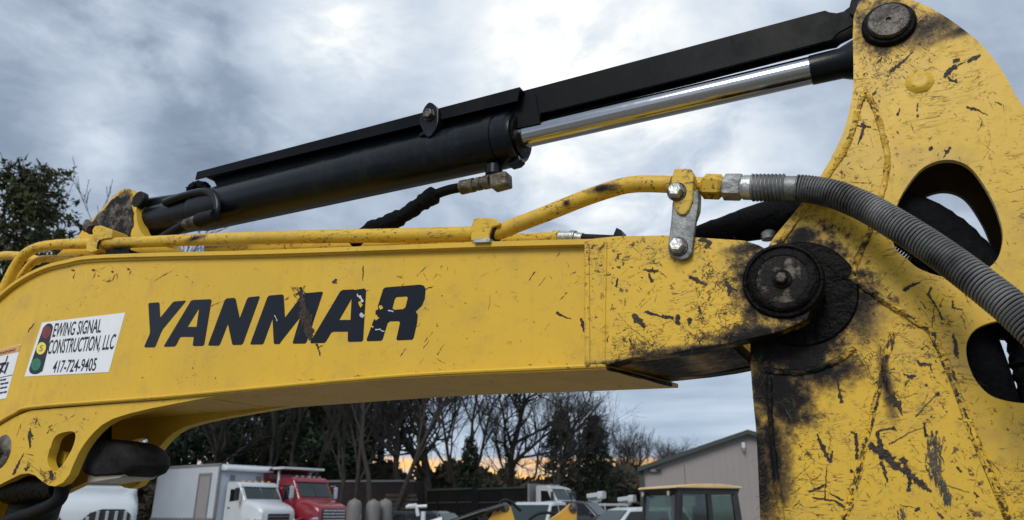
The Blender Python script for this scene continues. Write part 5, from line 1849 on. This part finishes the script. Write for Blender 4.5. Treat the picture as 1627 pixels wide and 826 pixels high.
# ---- red dump truck
t = empty('dump_truck', 'red dump truck with chrome stacks and raised white cab shield, beside the white box truck', 'truck', 'trucks parked in the yard')
big_truck(t, 'red', 'bars', 2.62, True)
MB().prism([(-2.4, 1.2), (-2.4, 2.78), (-2.0, 2.92), (-2.0, 2.98), (-2.45, 2.86), (-6.6, 2.5), (-6.6, 1.2)], -1.18, 1.18).build('dump_body', M['red'], t, bevel=.02)
MB().box((-1.75, 0, 2.96), (1.0, 2.2, .09)).build('cab_shield', M['white'], t, bevel=.015)
set_at(t, (.98, 0, 0), 533, 27.5, 812, R(-38), 1.0)
sc_ = (gz(475, 758, 28.5) - grise(28)) / 2.62
set_at(t, (.98 * .88 / sc_, 0, 0), 530, 27.5, 812, R(-38), sc_)
t.scale = (.88, .88, sc_)


# ---- cars and pickups
def car(root, paint, kind='suv', lit=False):
    """x forward, 4.7 m long"""
    P = M[paint]
    if kind == 'suv':
        MB().loft([rr(2.25, .82, .45, .88, .12), rr(2.1, .90, .36, 1.02, .14), rr(1.0, .94, .34, 1.10, .14), rr(-1.8, .94, .34, 1.12, .14), rr(-2.3, .88, .45, 1.05, .14)]).build('body', P, root, smooth=True)
        top = [(.95, 1.06), (.25, 1.66), (-.1, 1.74), (-1.9, 1.74), (-2.24, 1.08)]
        wins = [[(.70, 1.14), (.22, 1.60), (-.28, 1.62), (-.28, 1.14)], [(-.38, 1.14), (-.38, 1.62), (-1.18, 1.62), (-1.18, 1.14)], [(-1.28, 1.14), (-1.28, 1.62), (-1.84, 1.60), (-2.04, 1.14)]]
    else:
        MB().loft([rr(2.65, .86, .5, 1.0, .12), rr(2.5, .95, .42, 1.12, .14), rr(1.2, .98, .40, 1.18, .14), rr(-.6, .98, .40, 1.20, .10), rr(-2.7, .98, .45, 1.20, .08)]).build('body', P, root, smooth=True)
        top = [(1.15, 1.14), (.45, 1.78), (.1, 1.86), (-.75, 1.86), (-1.0, 1.16)]
        wins = [[(.90, 1.24), (.42, 1.72), (.0, 1.76), (.0, 1.24)], [(-.1, 1.24), (-.1, 1.76), (-.68, 1.76), (-.84, 1.24)]]
    MB().loft([[(x_, s_ * .88 if z_ < 1.3 else s_ * .72, z_) for x_, z_ in top] for s_ in (-1, 1)]).build('cabin', P, root, bevel=.05, seg=3)
    a, c = top[0], top[1]
    d_ = Vector((c[1] - a[1], 0, a[0] - c[0])).normalized() * .035
    q = lambda t_, y_: Vector((a[0] + (c[0] - a[0]) * t_, y_ * (1 - .15 * t_), a[1] + (c[1] - a[1]) * t_))
    MB().add([tuple(q(t_, y_) + d_ * k) for k in (.3, 1) for t_, y_ in ((.10, -.80), (.10, .80), (.94, .80), (.94, -.80))], [(3, 2, 1, 0), (4, 5, 6, 7), (0, 1, 5, 4), (1, 2, 6, 5), (2, 3, 7, 6), (3, 0, 4, 7)]).build('windscreen', M['shield'], root)
    zr = top[1][1]
    for s_ in (1, -1):
        for wv in wins:
            f = lambda x_, z_, w_: (x_, s_ * (.885 - .16 * max(0, (z_ - 1.14)) / max(.1, zr - 1.14) + w_), z_)
            MB().prism(wv, .008, .022, f=f).build('side_window', M['sideglass'], root)
        L_ = 2.22 if kind == 'suv' else 2.62
        MB().box((L_ - .03, s_ * .70, .90 if kind == 'suv' else 1.0), (.14, .30, .16)).build('headlight', M['lit' if lit else 'bright'], root, bevel=.03)
        MB().box((.62 if kind == 'suv' else .85, s_ * 1.02, 1.16 if kind == 'suv' else 1.26), (.12, .20, .15)).build('mirror', P, root, bevel=.03)
        for x_ in (1.45, -1.45):
            wheel(root, x_ + (.15 if kind != 'suv' else 0), s_ * .84, .36, .24)
    MB().box((2.24 if kind == 'suv' else 2.62, 0, .74), (.06, 1.0, .24)).build('grille', M['dark'], root, bevel=.02)
    if kind == 'pickup':
        for s_ in (1, -1):
            MB().box((-1.9, s_ * .93, 1.22), (1.7, .10, .05)).build('bed_rail', M['dark'], root)


t = empty('pickup_truck', 'white pickup with its headlamps on, facing left in front of the flatbed', 'pickup', 'cars parked in the yard')
car(t, 'white', 'pickup', True)
set_at(t, (0, 0, 0), 853, 25, 812, R(-118), 1.0)
t.location.z = gz(850, 797.5, 25) - 1.86
t = empty('pickup_truck', 'dark pickup beside the white pickup with lit headlamps', 'pickup', 'cars parked in the yard')
car(t, 'navy', 'pickup')
set_at(t, (0, 0, 0), 925, 31, 812, R(-28), .85)
t.location.z = gz(916, 796, 31) - 1.58
t = empty('parked_car', 'white four door wagon facing left at the corner of the grey building', 'car', 'cars parked in the yard')
car(t, 'white', 'suv')
set_at(t, (0, 0, 0), 992, 25, 812, R(-158), 1.0)
t.location.z = gz(992, 806, 25) - 1.74


def bucket_truck(root):
    car(root, 'white', 'pickup')
    MB().box((-1.9, 0, 1.25), (1.9, 1.9, .50)).build('utility_body', M['white'], root, bevel=.03)
    tu = MB().lathe((-1.5, 0, 1.45), (-1.5, 0, 2.2), [(0, .30), (.3, .26), (.75, .2)], 16).build('turret', M['white'], root, smooth=True)
    MB().bar((-1.5, .1, 2.12), (-.75, .1, 2.40), .30, .42).build('lower_boom', M['white'], root, bevel=.03)
    MB().bar((-1.45, -.22, 2.50), (-.55, -.22, 2.58), .26, .26).build('upper_boom', M['white'], root, bevel=.03)
    MB().loft([rr(-.55, .26, 2.28, 2.76, .08, yc=-.25), rr(-.18, .24, 2.34, 2.78, .12, yc=-.25)]).build('bucket', M['white'], root, bevel=.02)


t = empty('bucket_truck', 'white bucket truck with folded boom left of the grey building', 'truck', 'trucks parked in the yard')
bucket_truck(t)
set_at(t, (0, 0, 0), 968, 42, 800, R(-40), .9)
t.location.z = gz(965, 781, 42) - 2.75 * .9
t = empty('bucket_truck', 'second white bucket truck half hidden behind the green corner of the building', 'truck', 'trucks parked in the yard')
bucket_truck(t)
set_at(t, (0, 0, 0), 1016, 44, 800, R(-40), .9)
t.location.z = gz(1010, 787, 44) - 2.75 * .9

# ---- flatbed with tall dark stake body and white cabs
t = empty('dump_truck', 'long black high sided truck with a pale cab, under the sunset gap', 'truck', 'trucks parked in the yard')
MB().prism([(-2.1, 1.1), (-2.1, 2.55), (-5.9, 2.52), (-5.95, 2.40), (-6.1, 2.40), (-6.15, 2.55), (-9.9, 2.45), (-9.9, 1.1)], -1.2, 1.2).build('dump_body', M['soot'], t, bevel=.02)
for k in range(5):
    MB().box((-2.5 - k * 1.62, -1.23, 1.7), (.12, .06, 1.16)).build('body_rib', M['soot'], t)
for xa, xb in ((-2.2, -5.8), (-6.2, -9.8)):
    MB().bar((xa, -1.23, 2.50), (xb, -1.23, 2.46), .07, .10).build('top_rail', M['green'], t)
    MB().bar((xa, -1.23, 1.75), (xb, -1.23, 1.72), .05, .06).build('side_rail', M['green'], t)
MB().box((-2.04, 0, 1.95), (.08, 2.4, 1.5)).build('headboard', M['trim'], t)
big_truck(t, 'silver', 'dark', 2.60)
set_at(t, (-2.1, -1.2, 0), 838, 37, 790, R(-33), 1.0)
sc_ = (gz(860, 770.5, 37) - grise(37)) / 2.62
set_at(t, (-2.1 * .82 / sc_, -1.2 * .82 / sc_, 0), 838, 37, 790, R(-33), sc_)
t.scale = (.82, .82, sc_)
t = empty('parked_truck', 'pale truck cab close behind the long black truck', 'truck', 'trucks parked in the yard')
big_truck(t, 'silver', 'dark', 2.60)
set_at(t, (-1.0, 0, 0), 884, 41, 790, R(-33), 1.0)
sc_ = (gz(885, 773, 41) - grise(41)) / 2.62
set_at(t, (-1.0, 0, 0), 887, 41, 790, R(-33), sc_)
t.scale = (.8, .8, sc_)

# ---- dark red trailer behind the trunks
t = empty('trailer', 'dark maroon enclosed trailer behind the tree trunks', 'trailer')
d = 43
MB().box((0, 0, 1.6), (5.6, 2.3, 2.1)).build('body', M['maroon'], t, bevel=.03)
MB().box((0, -1.16, 2.63), (5.6, .06, .10)).build('roof_rail', M['trim'], t)
for x_ in (-1.0, -.1):
    wheel(t, x_, -1.0, .38, .25)
set_at(t, (0, 0, 0), 590, d, 790, R(-6), 1.0)
t.location.z = gz(590, 764, d) - 2.68

# ---- stack of pallets
t = empty('pallet_stack', 'stack of brown wooden pallets beside the pale tanks', 'pallets')
for k in range(8):
    mb = MB()
    for j in range(7):
        mb.box((-.55 + j * .183, 0, k * .16 + .13), (.12, 1.1, .022))
    for j in (-.5, 0, .5):
        mb.box((0, j, k * .16 + .07), (1.2, .10, .09))
    o = mb.build('pallet', M['pallet'], t)
    o.rotation_euler.z = tr.uniform(-.05, .05)
    o.location = (tr.uniform(-.04, .04), tr.uniform(-.04, .04), 0)
set_at(t, (0, 0, 0), 637, 35, 800, R(12), 1.15)
t.location.z = gz(637, 783, 35) - 1.5


# ---- pale plastic tanks
def tank():
    r_ = empty('plastic_tank')
    MB().lathe((0, 0, .45), (0, 0, 2), [(0, .46), (.03, .50), (.34, .50), (.36, .47), (.40, .50), (.72, .50), (.98, .50), (1.08, .46), (1.16, .34), (1.19, .14)], 22).build('tank_body', M['tank'], r_, smooth=True)
    MB().lathe((0, 0, 1.60), (0, 0, 1.7), [(0, .13), (.06, .13), (.07, .10)], 14).build('lid', M['tanklow'], r_, smooth=True)
    MB().lathe((0, 0, 0), (0, 0, .46), [(0, .54), (.40, .54), (.44, .50)], 22).build('base_ring', M['tanklow'], r_, smooth=True)
    MB().box((.48, -.1, .95), (.12, .12, .5)).build('side_handle', M['tank'], r_, bevel=.03)
    return r_


tk0 = tank()
for i, (px, d, top, lab) in enumerate(((563, 24, 793, 'single pale plastic tank between the red truck and the thick trunk'), (593, 24.5, 794, 'left one of the touching pair of pale plastic tanks'), (612, 25.0, 793, 'right one of the touching pair of pale plastic tanks'))):
    o = tk0 if i == 0 else copy_tree(tk0)
    tag(o, lab, 'tank', 'pale plastic tanks under the trees')
    o.location = (gx(px, d, 805), d, gz(px, top, d) - 1.65)
    o.rotation_euler.z = i * .9
    o.scale = (.47, .47, 1)

# ---- white pipe stand
t = empty('pipe_stand', 'white pipe stand with a crossbar and angled spout, left of the black truck', 'pipe stand')
MB().tube([(0, 0, 0), (0, 0, 1.5)], .055, 12).build('post', M['white'], t, smooth=True)
MB().tube([(-.38, 0, 1.62), (-.18, 0, 1.64), (-.15, 0, 1.52), (-.12, 0, 1.40)], .045, 10).build('handle', M['white'], t, smooth=True)
MB().tube([(-.42, 0, 1.60), (.08, 0, 1.62)], .04, 10).build('crossbar', M['white'], t, smooth=True)
MB().tube([(.05, 0, 1.20), (.30, 0, 1.26), (.46, 0, 1.32)], [.06, .08, .07], 12).build('spout', M['white'], t, smooth=True)
MB().tube([(-.35, 0, 1.25), (-.05, 0, 1.22)], .05, 10).build('side_pipe', M['white'], t, smooth=True)
t.location = (gx(673, 18, 805), 18, gz(673, 804, 18) - 1.62)

# ---- boom of another digger, between the trucks
t = empty('backhoe_boom', 'folded yellow digger boom with black hydraulic ram, in front of the white pickup', 'digger boom')
d = 9.0


def bq(px, y, dd=0.0):
    r = ray(px, y)
    return Vector((r.x / r.y * (d + dd), d + dd, CAMZ + r.z / r.y * (d + dd)))


def bprism(pxs, name, mat, w0, w1, **kw):
    return MB().prism([(bq(x_, y_).x, bq(x_, y_).z) for x_, y_ in pxs], d + w0, d + w1).build(name, mat, t, **kw)


bprism([(745, 900), (776, 826), (786, 810), (797, 800), (806, 799), (812, 806), (818, 826), (840, 900)], 'boom_plate', M['loader'], 0, .10, bevel=.01)
bprism([(845, 850), (872, 826), (892, 812), (906, 800), (913, 799), (918, 804), (917, 830), (925, 900), (840, 900)], 'dipper_plate', M['loader'], .05, .16, bevel=.01)
p_ = bq(911, 807)
MB().lathe(p_ + Vector((0, .06, 0)), p_ + Vector((0, -1, 0)), [(0, .055), (.03, .055), (.035, .04)], 18).build('pin', M['worn'], t, smooth=True)
p_ = bq(802, 806)
MB().lathe(p_ + Vector((0, .02, 0)), p_ + Vector((0, -1, 0)), [(0, .055), (.03, .055), (.035, .04)], 18).build('pin', M['worn'], t, smooth=True)
MB().tube([bq(700, 836, -.05), bq(770, 812, -.05)], .036, 14).build('ram_barrel', M['black'], t, smooth=True)
MB().tube([bq(765, 814, -.05), bq(800, 803, -.05)], .030, 12).build('ram_rod', M['dark'], t, smooth=True)
MB().tube(catmull([bq(790, 812), bq(796, 797), bq(806, 795), bq(815, 800), bq(828, 812)], 5), .018, 10).build('hydraulic_hose', M['rubber'], t, smooth=True)
MB().tube(catmull([bq(840, 826, .1), bq(856, 816, .1), bq(875, 815, .1), bq(890, 820, .1)], 5), .018, 10).build('hydraulic_hose', M['rubber'], t, smooth=True)

# ---- cab of a yellow loader in front of the building
t = empty('loader', 'yellow roofed loader cab with black pillars in front of the grey building', 'loader')
MB().prism([(-.98, 2.33), (-.92, 2.38), (-.3, 2.44), (.5, 2.43), (1.08, 2.38), (1.12, 2.33)], -.98, .98).build('roof', M['tan'], t, bevel=.02)
MB().prism([(-.84, 2.18), (-.92, 2.33), (1.06, 2.33), (.96, 2.18)], -.90, .90).build('roof_lining', M['dark'], t)
for s_ in (1, -1):
    for (xa, xb, wd) in ((.92, 1.10, .15), (.05, .05, .13), (-.78, -.86, .17)):
        MB().bar((xa, s_ * .82, 2.24), (xb, s_ * .86, .9), wd, wd).build('cab_pillar', M['dark'], t, bevel=.01)
    MB().prism([(.86, 2.18), (1.02, 1.0), (.12, 1.0), (.12, 2.18)], s_ * .835, s_ * .847).build('side_window', M['cabglass'], t)
    MB().prism([(-.02, 2.18), (-.02, 1.0), (-.76, 1.0), (-.70, 2.18)], s_ * .835, s_ * .847).build('side_window', M['cabglass'], t)
    for xw in (1.04, -.86):
        hl_ = MB().lathe((xw, s_ * .66, 2.20), (xw + (.1 if xw > 0 else -.1), s_ * .66, 2.20), [(0, .04), (.05, .075), (.10, .075)], 16).build('work_light', M['dark'], t, smooth=True)
        MB().lathe((xw + (.105 if xw > 0 else -.105), s_ * .66, 2.20), (xw + (.2 if xw > 0 else -.2), s_ * .66, 2.20), [(0, .066), (.006, .066)], 16).build('lamp_lens', M['lens'], hl_, smooth=True)
MB().prism([(.98, 2.16), (1.13, .95), (1.145, .95), (.995, 2.16)], -.78, .78).build('front_window', M['cabglass'], t)
MB().prism([(-.80, 2.16), (-.88, .95), (-.895, .95), (-.815, 2.16)], -.78, .78).build('rear_window', M['cabglass'], t)
MB().box((-.25, 0, 1.30), (.26, .52, 1.2)).build('seat', M['dark'], t, bevel=.06)
MB().box((.1, 0, .60), (3.2, 1.3, .6)).build('body', M['loader'], t, bevel=.04)
MB().box((1.75, 0, .9), (1.3, .95, .55)).build('hood', M['loader'], t, bevel=.05)
for x_ in (1.5, -1.0):
    for s_ in (1, -1):
        wheel(t, x_, s_ * .86, .52, .36)
MB().lathe((-.35, -.55, 2.43), (-.35, -.55, 2.6), [(0, .13), (.04, .14), (.07, .10), (.075, .04)], 18).build('beacon', M['amber'], t, smooth=True)
MB().tube([(.3, .2, 2.43), (.3, .2, 2.95)], .007, 6).build('antenna', M['dark'], t)
mr = MB().tube([(-.9, -1.02, 1.5), (-1.1, -1.12, 1.55), (-1.14, -1.16, 2.10), (-1.08, -1.14, 2.2)], [.05, .06, .06, .045], 12).build('exhaust_pipe', M['dark'], t, smooth=True)
set_at(t, (0, 0, 0), 1100, 20.5, 800, R(-160), 1.0)
t.location.z = gz(1100, 770.5, 20.5) - 2.44

# ---- grey building
t = empty('metal_building', 'grey metal sided building with green trim and low gable roof', 'building')
d = 34.0
xl, xr_ = gx(1018, d, 745), gx(1350, d, 745)
xm = gx(1180, d, 690)
ze, zr = gz(1018, 746, d), gz(1180, 692, d)
zb = grise(d) - .2
MB().add([(xl, d, zb), (xr_, d, zb), (xr_, d, ze), (xm, d, zr), (xl, d, ze), (xl, d + 22, zb), (xr_, d + 22, zb), (xr_, d + 22, ze), (xm, d + 22, zr), (xl, d + 22, ze)],
         [(0, 1, 2, 3, 4), (9, 8, 7, 6, 5), (0, 4, 9, 5), (1, 6, 7, 2)]).build('wall', M['metalwall'], t)
mb = MB()
for k in range(int((xr_ - xl) / .30)):
    x_ = xl + .2 + k * .30
    zt = ze + (zr - ze) * (1 - abs(x_ - xm) / (xm - xl)) - .06
    mb.box((x_, d - .006, (zb + zt) / 2), (.05, .014, zt - zb))
o = mb.build('siding_ribs', M['metalwall'], t)
o['kind'] = 'stuff'
for (xa, xb) in ((xl - .12, xm), (xr_ + .12, xm)):
    za = ze - .12 * (zr - ze) / (xm - xl)
    q = [(xa, za + .03), (xb, zr + .03), (xb, zr + .11), (xa, za + .11)]
    MB().prism(q, d - .30, d + 22.3).build('roof', M['green'], t)
    MB().prism([(xa, za - .06), (xb, zr - .06), (xb, zr + .13), (xa, za + .13)], d - .36, d - .302).build('rake_trim', M['green'], t)
MB().box((xl + .02, d - .06, (zb + ze) / 2), (.22, .12, ze - zb)).build('corner_trim', M['green'], t)
MB().box((xr_ - .02, d - .06, (zb + ze) / 2), (.22, .12, ze - zb)).build('corner_trim', M['green'], t)
for (px, py, dk) in ((1038, 747, True), (1174, 711, False)):
    x_, z_ = gx(px, d, py), gz(px, py, d)
    l0 = MB().box((x_, d - .10, z_), (.34 if dk else .16, .20, .26 if not dk else .18)).build('wall_lamp', M['trim' if dk else 'white'], t, bevel=.03)
    MB().box((x_ + (.22 if dk else 0), d - .16, z_ + .04 if dk else z_ - .2), (.24 if dk else .10, .18, .14 if dk else .12)).build('lamp_head', M['dark' if dk else 'trim'], l0, bevel=.02)

# the building stands square to the lane that runs away from the camera beside it
th = R(-12.5)
t.rotation_euler.z = th
t.location = (xl - (xl * math.cos(th) - d * math.sin(th)), d - (xl * math.sin(th) + d * math.cos(th)), 0)

# ---- more of the parked row, small between the loader boom and the building
for i, (px, d_, py, rz_, kind_, paint_, lab) in enumerate((
        (940, 38, 800, -150, 'suv', 'silver', 'silver car behind the dark pickup, seen over its roof'),
        (700, 30, 812, -25, 'suv', 'navy', 'dark wagon in front of the long black truck'),
        (640, 33, 812, -35, 'pickup', 'navy', 'dark pickup between the pallets and the white pipe stand'))):
    c = empty('parked_car' if kind_ == 'suv' else 'pickup_truck', lab, 'car' if kind_ == 'suv' else 'pickup', 'cars parked in the yard')
    car(c, paint_, kind_)
    set_at(c, (0, 0, 0), px, d_, 812, R(rz_), .92)
    c.location.z = gz(px, py, d_) - (1.74 if kind_ == 'suv' else 1.86) * .92
